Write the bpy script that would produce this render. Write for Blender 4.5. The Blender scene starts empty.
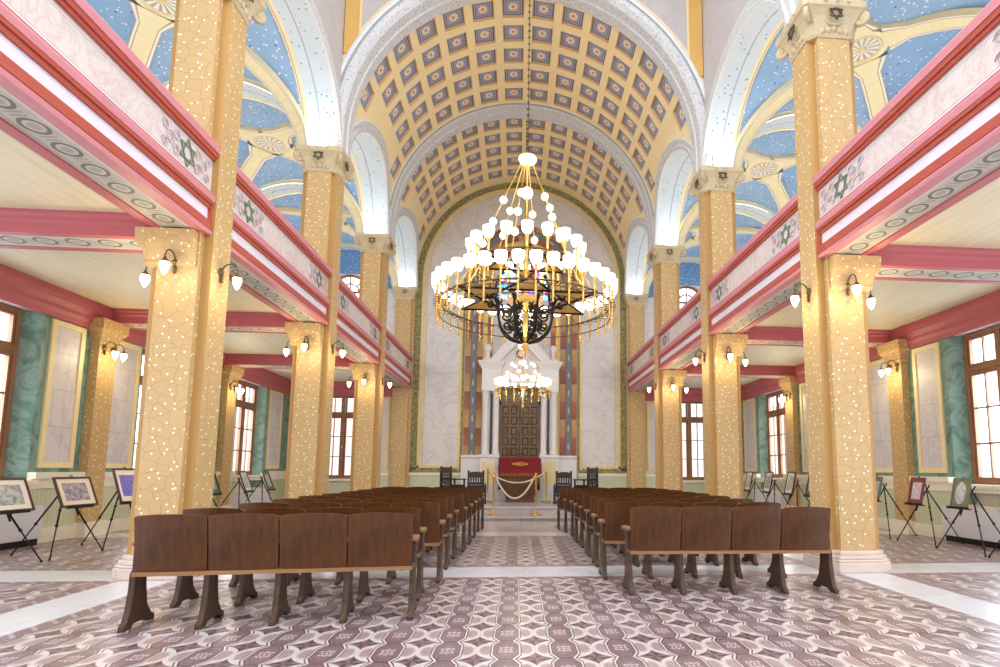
import bpy, math, random
from mathutils import Matrix, Vector
random.seed(7)
PI = math.pi
sin, cos, sqrt = math.sin, math.cos, math.sqrt
SC = bpy.context.scene
COL = SC.collection

# ------------------------------------------------------------------ mesh helper
class MB:
    def __init__(s):
        s.v = []; s.f = []; s.m = []; s.sm = []; s.uv = []; s.X = None
    def pts(s, ps):
        b = len(s.v)
        if s.X is not None:
            ps = [s.X @ Vector(p) for p in ps]
        s.v.extend([tuple(p) for p in ps]); return b
    def face(s, idx, m=0, sm=False, uv=None):
        s.f.append(tuple(idx)); s.m.append(m); s.sm.append(sm); s.uv.append(uv)
    def poly(s, ps, m=0, uv=None, sm=False):
        b = s.pts(ps); s.face(range(b, b + len(ps)), m, sm, uv)
    def box(s, x0, x1, y0, y1, z0, z1, m=0):
        b = s.pts([(x0,y0,z0),(x1,y0,z0),(x1,y1,z0),(x0,y1,z0),(x0,y0,z1),(x1,y0,z1),(x1,y1,z1),(x0,y1,z1)])
        for q in ((0,3,2,1),(4,5,6,7),(0,1,5,4),(1,2,6,5),(2,3,7,6),(3,0,4,7)):
            s.face([b+i for i in q], m)
    def cbox(s, c, d, m=0):
        s.box(c[0]-d[0]/2, c[0]+d[0]/2, c[1]-d[1]/2, c[1]+d[1]/2, c[2]-d[2]/2, c[2]+d[2]/2, m)
    def prism(s, poly, axis, a0, a1, m=0, sm=False, caps=True):
        """poly in the two other axes (x: (y,z), y: (x,z), z: (x,y)), extruded from a0 to a1"""
        def P(p, a):
            return (a,p[0],p[1]) if axis == 'x' else ((p[0],a,p[1]) if axis == 'y' else (p[0],p[1],a))
        n = len(poly)
        b = s.pts([P(p,a0) for p in poly] + [P(p,a1) for p in poly])
        for i in range(n):
            j = (i+1) % n
            s.face((b+i,b+j,b+n+j,b+n+i), m, sm)
        if caps:
            s.face([b+i for i in range(n)][::-1], m); s.face([b+n+i for i in range(n)], m)
    def loft(s, rings, m=0, sm=True, caps=(True,True), closed=False):
        n = len(rings[0]); bs = [s.pts(r) for r in rings]
        k = len(rings)
        for a in range(k if closed else k-1):
            p, q = bs[a], bs[(a+1) % k]
            for i in range(n):
                j = (i+1) % n
                s.face((p+i,p+j,q+j,q+i), m, sm)
        if not closed:
            if caps[0]: s.face([bs[0]+i for i in range(n)][::-1], m)
            if caps[1]: s.face([bs[-1]+i for i in range(n)], m)
    def lathe(s, prof, n=16, c=(0,0,0), m=0, sm=True, caps=(True,True)):
        rings = []
        for r, z in prof:
            r = max(r, 1e-4)
            rings.append([(c[0]+r*cos(2*PI*i/n), c[1]+r*sin(2*PI*i/n), c[2]+z) for i in range(n)])
        s.loft(rings, m, sm, caps)
    def sphere(s, c, r, n=12, k=8, m=0, sz=1.0):
        s.lathe([(r*sin(PI*i/k), -r*sz*cos(PI*i/k)) for i in range(k+1)], n, c, m)
    def tube(s, path, r, n=6, m=0, closed=False, sm=True):
        path = [Vector(p) for p in path]; k = len(path)
        rs = r if isinstance(r, (list,tuple)) else [r]*k
        tang = []
        for i in range(k):
            if closed: t = path[(i+1)%k]-path[i-1]
            else: t = path[min(i+1,k-1)]-path[max(i-1,0)]
            tang.append(t.normalized() if t.length > 1e-9 else Vector((0,0,1)))
        up = Vector((0,0,1)) if abs(tang[0].z) < .9 else Vector((1,0,0))
        u = tang[0].cross(up).normalized(); rings = []
        for i in range(k):
            u = (u - tang[i]*u.dot(tang[i])).normalized(); w = tang[i].cross(u)
            rings.append([path[i] + (u*cos(2*PI*j/n) + w*sin(2*PI*j/n))*rs[i] for j in range(n)])
        s.loft(rings, m, sm, closed=closed)
    def torus(s, c, R, r, n=24, k=6, m=0, axis='z'):
        ps = []
        for i in range(n):
            a = 2*PI*i/n; p = (R*cos(a), R*sin(a), 0)
            if axis == 'y': p = (p[0], 0, p[1])
            if axis == 'x': p = (0, p[0], p[1])
            ps.append((c[0]+p[0], c[1]+p[1], c[2]+p[2]))
        s.tube(ps, r, k, m, closed=True)
    def build(s, name, mats, parent=None, loc=None, rz=0.0, bevel=0.0):
        me = bpy.data.meshes.new(name)
        me.from_pydata(s.v, [], s.f)
        if not isinstance(mats, (list,tuple)): mats = [mats]
        for mt in mats: me.materials.append(mt)
        me.polygons.foreach_set('material_index', s.m)
        me.polygons.foreach_set('use_smooth', s.sm)
        if any(u is not None for u in s.uv):
            lay = me.uv_layers.new(name='UVMap'); k = 0
            for f, u in zip(s.f, s.uv):
                for i in range(len(f)):
                    lay.data[k].uv = u[i] if u is not None else (0.5,0.5)
                    k += 1
        me.validate(); me.update()
        o = bpy.data.objects.new(name, me); COL.objects.link(o)
        if parent is not None: o.parent = parent
        if loc is not None: o.location = loc
        o.rotation_euler.z = rz
        if bevel:
            b = o.modifiers.new('edge', 'BEVEL'); b.width = bevel; b.segments = 2; b.limit_method = 'ANGLE'
        return o

def tag(o, label, cat, group=None):
    o['label'] = label; o['category'] = cat
    if group: o['group'] = group
    return o
def struct(o):
    o['kind'] = 'structure'; return o
def empty(name, loc=(0,0,0), rz=0.0):
    o = bpy.data.objects.new(name, None); COL.objects.link(o)
    o.location = loc; o.rotation_euler.z = rz; o.empty_display_size = .1
    return o
KIDS = {}
def copy_tree(o, parent=None):
    c = o.copy(); COL.objects.link(c)
    if parent is not None: c.parent = parent
    for ch in list(o.children):
        copy_tree(ch, c)
    return c

# ------------------------------------------------------------------ materials
class NT:
    def __init__(s, name, rough=.6, metal=0.0, spec=.5):
        s.mat = bpy.data.materials.new(name); s.mat.use_nodes = True
        s.t = s.mat.node_tree; s.t.nodes.clear()
        s.out = s.t.nodes.new('ShaderNodeOutputMaterial')
        s.b = s.t.nodes.new('ShaderNodeBsdfPrincipled')
        s.b.inputs['Roughness'].default_value = rough
        s.b.inputs['Metallic'].default_value = metal
        s.b.inputs['Specular IOR Level'].default_value = spec
        s.t.links.new(s.b.outputs[0], s.out.inputs[0])
    def n(s, typ): return s.t.nodes.new('ShaderNode'+typ)
    def put(s, sock, val):
        if isinstance(val, bpy.types.NodeSocket): s.t.links.new(val, sock)
        elif isinstance(val, (tuple,list)) and len(val) == 3 and sock.type == 'RGBA': sock.default_value = (*val, 1)
        else: sock.default_value = val
    def obj(s): return s.n('TexCoord').outputs['Object']
    def uv(s): return s.n('TexCoord').outputs['UV']
    def pos(s): return s.n('NewGeometry').outputs['Position']
    def sep(s, v):
        k = s.n('SeparateXYZ'); s.put(k.inputs[0], v); return k.outputs[0], k.outputs[1], k.outputs[2]
    def comb(s, x=0.0, y=0.0, z=0.0):
        k = s.n('CombineXYZ')
        for i, q in enumerate((x,y,z)): s.put(k.inputs[i], q)
        return k.outputs[0]
    def m(s, op, a, b=None, c=None):
        k = s.n('Math'); k.operation = op
        for i, q in enumerate((a,b,c)):
            if q is not None: s.put(k.inputs[i], q)
        return k.outputs[0]
    def scale(s, v, sc):
        k = s.n('VectorMath'); k.operation = 'MULTIPLY'; s.put(k.inputs[0], v); s.put(k.inputs[1], sc); return k.outputs[0]
    def mix(s, f, a, b):
        k = s.n('Mix'); k.data_type = 'RGBA'
        s.put(k.inputs[0], f); s.put(k.inputs[6], a); s.put(k.inputs[7], b); return k.outputs[2]
    def noise(s, v, sc, det=3.0, rough=.5, dist=0.0):
        k = s.n('TexNoise'); s.put(k.inputs['Vector'], v); k.inputs['Scale'].default_value = sc
        k.inputs['Detail'].default_value = det; k.inputs['Roughness'].default_value = rough
        k.inputs['Distortion'].default_value = dist; return k.outputs[0]
    def vor(s, v, sc, feat='F1', dim='3D', out='Distance', rnd=1.0):
        k = s.n('TexVoronoi'); k.voronoi_dimensions = dim; k.feature = feat
        s.put(k.inputs['Vector'], v); k.inputs['Scale'].default_value = sc
        k.inputs['Randomness'].default_value = rnd
        return k.outputs[out]
    def ramp(s, f, stops):
        k = s.n('ValToRGB'); s.put(k.inputs[0], f); e = k.color_ramp.elements
        while len(e) < len(stops): e.new(.5)
        for q, (p, c) in zip(e, stops): q.position = p; q.color = (*c, 1)
        return k.outputs[0]
    def step(s, f, a, b):
        if a > b: return s.m('SUBTRACT', 1.0, s.step(f, b, a))
        k = s.n('MapRange'); k.interpolation_type = 'SMOOTHSTEP'; s.put(k.inputs[0], f)
        k.inputs[1].default_value = a; k.inputs[2].default_value = b; return k.outputs[0]
    def col(s, c): s.put(s.b.inputs['Base Color'], c); return s
    def bump(s, h, strength=.3, dist=.01):
        k = s.n('Bump'); k.inputs['Strength'].default_value = strength; k.inputs['Distance'].default_value = dist
        s.put(k.inputs['Height'], h); s.t.links.new(k.outputs[0], s.b.inputs['Normal']); return s
    def emit(s, c, st):
        s.put(s.b.inputs['Emission Color'], c); s.b.inputs['Emission Strength'].default_value = st; return s

def L(r, g, b):
    f = lambda c: (c/255/12.92) if c <= 10 else ((c/255+.055)/1.055)**2.4
    return (f(r), f(g), f(b))

def flat(name, c, rough=.6, metal=0.0, var=.06, nsc=6.0, spec=.5):
    q = NT(name, rough, metal, spec)
    nz = q.noise(q.obj(), nsc, 4)
    q.col(q.mix(nz, tuple(x*(1-var) for x in c), tuple(min(1,x*(1+var)) for x in c)))
    return q.mat

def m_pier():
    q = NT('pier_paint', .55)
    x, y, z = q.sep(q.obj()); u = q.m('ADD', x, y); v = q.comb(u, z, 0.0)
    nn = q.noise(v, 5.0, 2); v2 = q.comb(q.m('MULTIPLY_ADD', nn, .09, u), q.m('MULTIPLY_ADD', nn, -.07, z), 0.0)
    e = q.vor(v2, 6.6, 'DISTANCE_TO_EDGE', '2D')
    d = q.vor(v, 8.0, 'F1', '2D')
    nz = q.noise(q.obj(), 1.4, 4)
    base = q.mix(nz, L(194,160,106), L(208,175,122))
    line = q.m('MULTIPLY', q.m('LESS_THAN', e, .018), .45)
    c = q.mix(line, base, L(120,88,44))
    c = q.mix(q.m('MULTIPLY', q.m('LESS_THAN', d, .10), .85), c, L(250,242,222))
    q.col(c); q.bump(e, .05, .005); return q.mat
def m_pier_plain():
    q = NT('ochre_plaster', .6)
    nz = q.noise(q.obj(), 2.0, 4)
    d = q.vor(q.obj(), 22.0, 'F1')
    c = q.mix(nz, L(216,170,88), L(228,186,108))
    q.col(q.mix(q.m('MULTIPLY', q.m('LESS_THAN', d, .14), .7), c, L(246,232,200))); return q.mat
def m_stone(name, a, b, sc=5.0, rough=.55, bump=.4):
    q = NT(name, rough)
    nz = q.noise(q.obj(), sc, 6, .6)
    q.col(q.mix(nz, a, b)); q.bump(q.noise(q.obj(), sc*7, 3), bump, .01); return q.mat
def m_marble(name, a, b, vein, sc=1.4, joints=None, rough=.3, amt=.5):
    q = NT(name, rough)
    p = q.obj()
    w = q.noise(p, sc, 6, .6, 1.6)
    vn = q.m('SUBTRACT', 1.0, q.step(q.m('ABSOLUTE', q.m('SUBTRACT', w, .5)), 0.0, .045))
    c = q.mix(q.noise(p, sc*1.7, 3), a, b)
    c = q.mix(q.m('MULTIPLY', vn, amt), c, vein)
    if joints:
        x, y, z = q.sep(p); hx, hz = joints
        fz = q.m('FRACT', q.m('DIVIDE', z, hz))
        row = q.m('MULTIPLY', q.m('FLOOR', q.m('DIVIDE', z, hz)), .5)
        fu = q.m('FRACT', q.m('ADD', q.m('DIVIDE', q.m('ADD', x, y), hx), row))
        j = q.m('MAXIMUM', q.m('LESS_THAN', fz, .012/hz), q.m('LESS_THAN', fu, .012/hx))
        c = q.mix(q.m('MULTIPLY', j, .4), c, L(130,120,112))
    q.col(c); return q.mat
def m_wood(name, a, b, rough=.35, sc=1.0, axis='z'):
    q = NT(name, rough)
    p = q.scale(q.obj(), (26*sc,26*sc,2.2*sc) if axis == 'z' else ((2.2*sc,26*sc,26*sc) if axis == 'x' else (26*sc,2.2*sc,26*sc)))
    g = q.noise(p, 1.0, 5, .6, .6); h = q.noise(q.obj(), 2.3, 3)
    f = q.m('MULTIPLY_ADD', q.m('SUBTRACT', g, .5), 1.3, h)
    q.col(q.mix(f, a, b)); q.bump(g, .06, .003); return q.mat

TX, TZ, TS = .0415, 3.8003, .3893
def m_tile():
    q = NT('cement_tile', .34, 0, .45)
    x, y, z = q.sep(q.pos())
    def fr(c, o): return q.m('SUBTRACT', q.m('FRACT', q.m('ADD', q.m('DIVIDE', q.m('SUBTRACT', c, o), TS), 100.5)), .5)
    fx, fy = fr(x, TX), fr(y, TZ)
    ax, ay = q.m('ABSOLUTE', fx), q.m('ABSOLUTE', fy)
    def ast(k): return q.m('POWER', q.m('ADD', q.m('POWER', ax, k), q.m('POWER', ay, k)), 1/k)
    inner = ast(.70)
    pin = q.m('GREATER_THAN', q.m('MULTIPLY', q.m('MULTIPLY', fx, fy), q.m('SUBTRACT', ax, ay)), 0.0)
    mx, my = q.m('SUBTRACT', .5, ax), q.m('SUBTRACT', .5, ay)
    def sq(a): return q.m('MULTIPLY', a, a)
    c = q.mix(q.noise(q.pos(), 30.0, 2), L(186,175,172), L(204,194,191))
    lens = q.m('ADD', sq(q.m('DIVIDE', q.m('SUBTRACT', ax, .168), .128)), sq(q.m('DIVIDE', my, .265)))
    c = q.mix(q.step(lens, 1.25, .25), c, q.mix(q.step(lens, .2, 1.0), L(156,134,130), L(124,102,102)))
    star = q.mix(pin, L(88,66,68), L(126,104,104))
    c = q.mix(q.step(inner, .35, .33), c, star)
    ox, oy = q.m('DIVIDE', mx, .20), q.m('DIVIDE', my, .45)
    o = q.m('MAXIMUM', q.m('MAXIMUM', ox, oy), q.m('MULTIPLY', q.m('ADD', ox, oy), .66))
    dk = L(84,62,66); pal = L(196,185,181)
    c = q.mix(q.m('LESS_THAN', o, 1.33), c, dk)
    c = q.mix(q.m('LESS_THAN', o, 1.24), c, pal)
    c = q.mix(q.m('LESS_THAN', o, 1.10), c, dk)
    c = q.mix(q.m('LESS_THAN', o, 1.0), c, L(126,104,106))
    c = q.mix(q.m('LESS_THAN', q.m('ABSOLUTE', q.m('SUBTRACT', o, .80)), .035), c, L(108,78,84))
    rr = q.m('SQRT', q.m('ADD', sq(q.m('MULTIPLY', mx, 1.6)), sq(my)))
    ang = q.m('ARCTAN2', my, mx)
    wob = q.m('ADD', rr, q.m('MULTIPLY', q.m('SINE', q.m('MULTIPLY', ang, 6.0)), .045))
    c = q.mix(q.m('MULTIPLY', q.m('LESS_THAN', q.m('ABSOLUTE', q.m('SUBTRACT', wob, .15)), .025), .8), c, L(206,188,188))
    c = q.mix(q.m('MULTIPLY', q.m('LESS_THAN', rr, .04), .8), c, L(206,188,188))
    gx = q.m('LESS_THAN', q.m('MINIMUM', ax, ay), .006)
    c = q.mix(q.m('MULTIPLY', gx, .3), c, L(120,95,95))
    nz = q.noise(q.pos(), 1.2, 4)
    c = q.mix(q.m('MULTIPLY', q.step(nz, .45, .8), .22), c, L(214,202,204))
    q.col(c)
    q.put(q.b.inputs['Roughness'], q.m('MULTIPLY_ADD', nz, .2, .2)); return q.mat
def m_band():
    q = NT('white_marble_floor', .22)
    p = q.pos(); x, y, z = q.sep(p)
    w = q.noise(p, 1.6, 6, .6, 1.0)
    c = q.mix(w, L(196,196,202), L(224,222,224))
    ju = q.m('MAXIMUM', q.m('LESS_THAN', q.m('FRACT', q.m('DIVIDE', x, .78)), .012), q.m('LESS_THAN', q.m('FRACT', q.m('DIVIDE', y, .78)), .012))
    q.col(q.mix(q.m('MULTIPLY', ju, .25), c, L(150,140,140))); return q.mat
def m_slab():
    q = NT('grey_marble_floor', .25)
    p = q.pos(); x, y, z = q.sep(p)
    w = q.noise(q.scale(p, (3.0,.6,1.0)), 1.6, 5, .6, .8)
    c = q.mix(w, L(176,164,166), L(212,202,202))
    ju = q.m('LESS_THAN', q.m('FRACT', q.m('DIVIDE', x, .26)), .05)
    q.col(q.mix(q.m('MULTIPLY', ju, .3), c, L(140,124,126))); return q.mat
def m_border():
    q = NT('tile_border', .35)
    x, y, z = q.sep(q.pos())
    a = q.m('FRACT', q.m('MULTIPLY', q.m('ADD', x, y), 5.2))
    c = q.mix(q.m('LESS_THAN', q.m('ABSOLUTE', q.m('SUBTRACT', a, .5)), .12), L(128,104,108), L(168,148,150))
    q.col(c); return q.mat
def m_vaultblue(name, a, b, sc=9.0):
    q = NT(name, .65)
    p = q.obj(); nz = q.noise(p, 1.5, 3)
    c = q.mix(nz, a, b)
    d = q.vor(p, sc, 'F1'); cc = q.vor(p, sc, 'F1', out='Color')
    r, g, bb = q.sep(cc)
    c = q.mix(q.m('LESS_THAN', d, .21), c, q.mix(q.m('GREATER_THAN', r, .86), L(238,246,252), L(70,104,150)))
    q.col(c); return q.mat
def m_soffit():
    q = NT('pale_arch_soffit', .6)
    u, v, w = q.sep(q.uv()); p = q.obj()
    c = q.mix(q.noise(p, 3.0, 4), L(206,222,236), L(228,238,246))
    d = q.vor(p, 9.0, 'F1')
    c = q.mix(q.m('MULTIPLY', q.m('LESS_THAN', d, .17), .8), c, L(112,132,160))
    ln = q.m('LESS_THAN', q.m('ABSOLUTE', q.m('SUBTRACT', v, .5)), .02)
    c = q.mix(q.m('MULTIPLY', ln, .6), c, L(120,140,165))
    edge = q.m('GREATER_THAN', v, .84)
    c = q.mix(edge, c, L(248,234,196))
    c = q.mix(q.m('MULTIPLY', q.m('LESS_THAN', q.m('ABSOLUTE', q.m('SUBTRACT', v, .95)), .012), .7), c, L(160,110,70))
    q.col(c); return q.mat
def m_silver():
    q = NT('silver_ornament', .45)
    u, v, w = q.sep(q.uv()); p = q.obj()
    c = q.mix(q.noise(p, 14.0, 5, .7), L(182,186,190), L(240,242,244))
    d = q.vor(p, 17.0, 'F1')
    c = q.mix(q.m('MULTIPLY', q.m('LESS_THAN', d, .2), .75), c, L(92,96,98))
    bd = q.m('GREATER_THAN', q.m('ABSOLUTE', q.m('SUBTRACT', v, .5)), .36)
    c = q.mix(q.m('MULTIPLY', bd, .8), c, L(236,240,244))
    g = q.m('LESS_THAN', q.m('ABSOLUTE', q.m('SUBTRACT', q.m('ABSOLUTE', q.m('SUBTRACT', v, .5)), .34)), .02)
    c = q.mix(q.m('MULTIPLY', g, .6), c, L(110,114,118))
    q.col(c); q.bump(q.noise(p, 30.0, 3), .5, .01); return q.mat
def m_rib():
    q = NT('cream_vault_rib', .6)
    u, v, w = q.sep(q.uv())
    c = q.mix(q.noise(q.obj(), 3.0, 3), L(240,226,178), L(250,240,204))
    a = q.m('ABSOLUTE', q.m('SUBTRACT', v, .5))
    c = q.mix(q.m('GREATER_THAN', a, .36), c, L(244,240,232))
    ln = q.m('MAXIMUM', q.m('LESS_THAN', q.m('ABSOLUTE', q.m('SUBTRACT', a, .36)), .022), q.m('GREATER_THAN', a, .47))
    c = q.mix(q.m('MULTIPLY', ln, .65), c, L(150,112,74))
    jt = q.m('LESS_THAN', q.m('FRACT', q.m('MULTIPLY', u, 9.0)), .03)
    c = q.mix(q.m('MULTIPLY', q.m('MULTIPLY', jt, q.m('LESS_THAN', a, .36)), .3), c, L(170,140,96))
    q.col(c); return q.mat
def m_medal():
    q = NT('vault_medallion_paint', .6)
    u, v, w = q.sep(q.uv())
    a, b = q.m('SUBTRACT', u, .5), q.m('SUBTRACT', v, .5)
    r = q.m('SQRT', q.m('ADD', q.m('MULTIPLY', a, a), q.m('MULTIPLY', b, b)))
    ang = q.m('ARCTAN2', b, a)
    c = L(248,238,204)
    pet = q.m('MULTIPLY', q.m('GREATER_THAN', q.m('SINE', q.m('MULTIPLY', ang, 14.0)), -.1), q.m('LESS_THAN', r, .33))
    inn = q.mix(pet, L(186,178,166), L(244,240,232))
    c = q.mix(q.m('LESS_THAN', r, .34), c, inn)
    c = q.mix(q.m('LESS_THAN', r, .06), c, L(150,140,130))
    ln = q.m('LESS_THAN', q.m('ABSOLUTE', q.m('SUBTRACT', r, .37)), .012)
    c = q.mix(q.m('MULTIPLY', ln, .7), c, L(150,112,74))
    q.col(c); return q.mat
def m_coffer():
    q = NT('coffer_panel_paint', .6)
    u, v, w = q.sep(q.uv())
    a, b = q.m('SUBTRACT', u, .5), q.m('SUBTRACT', v, .5)
    aa, ab = q.m('ABSOLUTE', a), q.m('ABSOLUTE', b)
    mxx = q.m('MAXIMUM', aa, ab)
    r = q.m('SQRT', q.m('ADD', q.m('MULTIPLY', a, a), q.m('MULTIPLY', b, b)))
    ang = q.m('ARCTAN2', b, a)
    c = q.mix(q.noise(q.obj(), 9.0, 4), L(146,152,178), L(176,180,200))
    c = q.mix(q.m('MULTIPLY', q.m('LESS_THAN', q.m('ABSOLUTE', q.m('SUBTRACT', mxx, .36)), .018), .7), c, L(92,92,112))
    pr = q.m('MULTIPLY_ADD', q.m('ABSOLUTE', q.m('SINE', q.m('MULTIPLY', ang, 4.0))), .06, .20)
    c = q.mix(q.m('LESS_THAN', r, q.m('ADD', pr, .022)), c, L(108,98,108))
    c = q.mix(q.m('LESS_THAN', r, pr), c, L(240,222,196))
    sp = q.m('MULTIPLY', q.m('LESS_THAN', q.m('ABSOLUTE', q.m('SINE', q.m('MULTIPLY', ang, 4.0))), .16), q.m('GREATER_THAN', r, .09))
    c = q.mix(q.m('MULTIPLY', q.m('MULTIPLY', sp, q.m('LESS_THAN', r, pr)), .6), c, L(196,150,120))
    c = q.mix(q.m('LESS_THAN', r, .085), c, L(206,150,110))
    c = q.mix(q.m('GREATER_THAN', mxx, .455), c, L(96,80,92))
    q.col(c); return q.mat
def m_guilloche():
    """grey ornamental strip with oval wreaths, along u (metres), v across"""
    q = NT('painted_wreath_band', .6)
    u, v, w = q.sep(q.uv())
    f = q.m('SUBTRACT', q.m('FRACT', q.m('DIVIDE', u, .36)), .5)
    b = q.m('SUBTRACT', v, .5)
    e = q.m('SQRT', q.m('ADD', q.m('POWER', q.m('DIVIDE', f, .30), 2.0), q.m('POWER', q.m('DIVIDE', b, .27), 2.0)))
    c = q.mix(q.noise(q.obj(), 10.0, 4), L(176,172,164), L(206,202,192))
    ring = q.m('LESS_THAN', q.m('ABSOLUTE', q.m('SUBTRACT', e, 1.0)), .17)
    c = q.mix(q.m('MULTIPLY', ring, .8), c, L(84,76,74))
    c = q.mix(q.m('MULTIPLY', q.m('LESS_THAN', e, .5), .35), c, L(110,100,96))
    g = q.m('LESS_THAN', q.m('ABSOLUTE', q.m('SUBTRACT', q.m('ABSOLUTE', f), .43)), .035)
    c = q.mix(q.m('MULTIPLY', q.m('MULTIPLY', g, q.m('LESS_THAN', q.m('ABSOLUTE', b), .2)), .5), c, L(120,112,108))
    ed = q.m('GREATER_THAN', q.m('ABSOLUTE', b), .42)
    c = q.mix(q.m('MULTIPLY', ed, .6), c, L(232,226,216))
    q.col(c); return q.mat
def m_boards():
    q = NT('ceiling_boards', .55)
    x, y, z = q.sep(q.pos())
    c = q.mix(q.noise(q.scale(q.pos(), (9.0,1.0,1.0)), 1.3, 5, .6), L(208,196,160), L(234,226,200))
    ln = q.m('LESS_THAN', q.m('FRACT', q.m('DIVIDE', x, .16)), .035)
    q.col(q.mix(q.m('MULTIPLY', ln, .35), c, L(150,136,108))); return q.mat
def m_dado():
    q = NT('green_dado_paint', .55)
    x, y, z = q.sep(q.pos())
    f = q.m('FRACT', q.m('DIVIDE', q.m('ADD', x, y), .085))
    c = q.mix(q.noise(q.pos(), 2.2, 3), L(196,202,166), L(216,220,188))
    q.col(q.mix(q.m('MULTIPLY', q.m('LESS_THAN', f, .14), .3), c, L(140,146,112)))
    q.bump(q.m('LESS_THAN', f, .14), -.4, .008); return q.mat
def m_greenmarble():
    q = NT('green_marble', .3)
    p = q.obj(); w = q.noise(p, 2.4, 7, .65, 1.8)
    c = q.ramp(w, [(.3, L(70,104,94)), (.47, L(112,146,134)), (.55, L(136,166,154)), (.75, L(88,122,112))])
    q.col(c); return q.mat
def m_paintstrip():
    """painted brown and orange marbling in courses along u"""
    q = NT('brown_marbled_strip', .5)
    u, v, w = q.sep(q.uv())
    k = q.m('FRACT', q.m('MULTIPLY', u, .8))
    f = q.m('FRACT', q.m('MULTIPLY', k, 2.0))
    a = q.mix(f, L(150,88,62), L(178,112,76)); b = q.mix(f, L(196,146,92), L(216,172,112))
    c = q.mix(q.m('GREATER_THAN', k, .5), a, b)
    c = q.mix(q.m('MULTIPLY', q.noise(q.obj(), 9.0, 5), .3), c, L(120,72,56))
    q.col(c); return q.mat
def m_greystrip():
    q = NT('grey_candelabra_strip', .5)
    u, v, w = q.sep(q.uv())
    f = q.m('SUBTRACT', q.m('FRACT', q.m('MULTIPLY', u, 1.6)), .5); b = q.m('ABSOLUTE', q.m('SUBTRACT', v, .5))
    e = q.m('ADD', q.m('ABSOLUTE', f), q.m('MULTIPLY', b, 1.4))
    c = q.mix(q.noise(q.obj(), 16.0, 5, .7), L(96,98,104), L(146,146,150))
    c = q.mix(q.m('LESS_THAN', e, .26), c, L(186,186,184))
    c = q.mix(q.m('LESS_THAN', q.m('ABSOLUTE', q.m('SUBTRACT', e, .32)), .03), c, L(72,74,80))
    c = q.mix(q.m('GREATER_THAN', b, .44), c, L(70,72,74))
    q.col(c); return q.mat
def m_greenstrip():
    q = NT('green_leaf_border', .5)
    p = q.obj(); w = q.noise(p, 11.0, 5, .7)
    q.col(q.ramp(w, [(.35, L(84,84,52)), (.5, L(142,138,92)), (.65, L(176,166,112))])); return q.mat
def m_glass():
    q = NT('window_glass', .05)
    tr = q.n('BsdfTransparent'); tr.inputs[0].default_value = (.97,.98,.98,1)
    gl = q.n('BsdfGlossy'); gl.inputs['Roughness'].default_value = .03
    mx = q.n('MixShader'); mx.inputs[0].default_value = .05; q.t.links.new(tr.outputs[0], mx.inputs[1]); q.t.links.new(gl.outputs[0], mx.inputs[2])
    q.t.links.new(mx.outputs[0], q.out.inputs[0]); return q.mat
def m_stained():
    q = NT('stained_glass', .2)
    p = q.obj()
    cc = q.vor(q.comb(q.sep(p)[0], q.sep(p)[2], 0.0), 5.0, 'F1', '2D', 'Color')
    r, g, b = q.sep(cc)
    c = q.ramp(r, [(0.0, L(40,110,220)), (.3, L(120,190,250)), (.5, L(250,250,255)), (.65, L(130,90,230)), (.8, L(200,20,40)), (1.0, L(60,90,220))])
    k = q.n('ValToRGB'); 
    e = q.vor(q.comb(q.sep(p)[0], q.sep(p)[2], 0.0), 5.0, 'DISTANCE_TO_EDGE', '2D')
    c2 = q.mix(q.m('LESS_THAN', e, .04), c, (.01,.01,.01))
    tr = q.n('BsdfTransparent'); q.put(tr.inputs[0], c2)
    q.t.links.new(tr.outputs[0], q.out.inputs[0]); return q.mat
def m_parapet():
    q = NT('pink_veined_panel', .5)
    p = q.obj(); u, v, w = q.sep(q.uv())
    wv = q.noise(p, 2.6, 6, .65, 1.8)
    vn = q.m('SUBTRACT', 1.0, q.step(q.m('ABSOLUTE', q.m('SUBTRACT', wv, .5)), 0.0, .06))
    c = q.mix(q.noise(p, 3.0, 4), L(212,199,194), L(228,218,213))
    c = q.mix(q.m('MULTIPLY', vn, .38), c, L(196,160,152))
    a = q.m('ABSOLUTE', q.m('SUBTRACT', v, .5))
    c = q.mix(q.m('GREATER_THAN', a, .38), c, L(238,232,230))
    for t in (.38, .44):
        c = q.mix(q.m('MULTIPLY', q.m('LESS_THAN', q.m('ABSOLUTE', q.m('SUBTRACT', a, t)), .013), .6), c, L(150,144,148))
    q.col(c); return q.mat
def m_brick():
    q = NT('outside_brick', .8)
    k = q.n('TexBrick'); x, y, z = q.sep(q.pos())
    q.put(k.inputs['Vector'], q.comb(q.m('ADD', x, y), z, 0.0)); k.inputs['Scale'].default_value = 4.0
    q.put(k.inputs['Color1'], L(196,168,160)); q.put(k.inputs['Color2'], L(214,190,180)); q.put(k.inputs['Mortar'], L(226,222,216))
    k.inputs['Mortar Size'].default_value = .02
    q.col(k.outputs[0]); return q.mat
def m_picture(name, paper, ink1, ink2, sc, oval=False):
    """a mat board with a picture printed inside, u,v over the sheet"""
    q = NT(name, .35)
    u, v, w = q.sep(q.uv())
    a, b = q.m('SUBTRACT', u, .5), q.m('SUBTRACT', v, .5)
    n1 = q.noise(q.scale(q.uv(), (sc, sc*.8, 1.0)), 1.0, 6, .65, 1.0)
    ink = q.ramp(n1, [(.35, ink1), (.62, ink2)])
    if oval:
        ins = q.m('LESS_THAN', q.m('ADD', q.m('POWER', q.m('DIVIDE', a, .34), 2.0), q.m('POWER', q.m('DIVIDE', b, .40), 2.0)), 1.0)
    else:
        ins = q.m('MULTIPLY', q.m('LESS_THAN', q.m('ABSOLUTE', a), .36), q.m('LESS_THAN', q.m('ABSOLUTE', b), .34))
    q.col(q.mix(ins, paper, ink)); return q.mat

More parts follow.
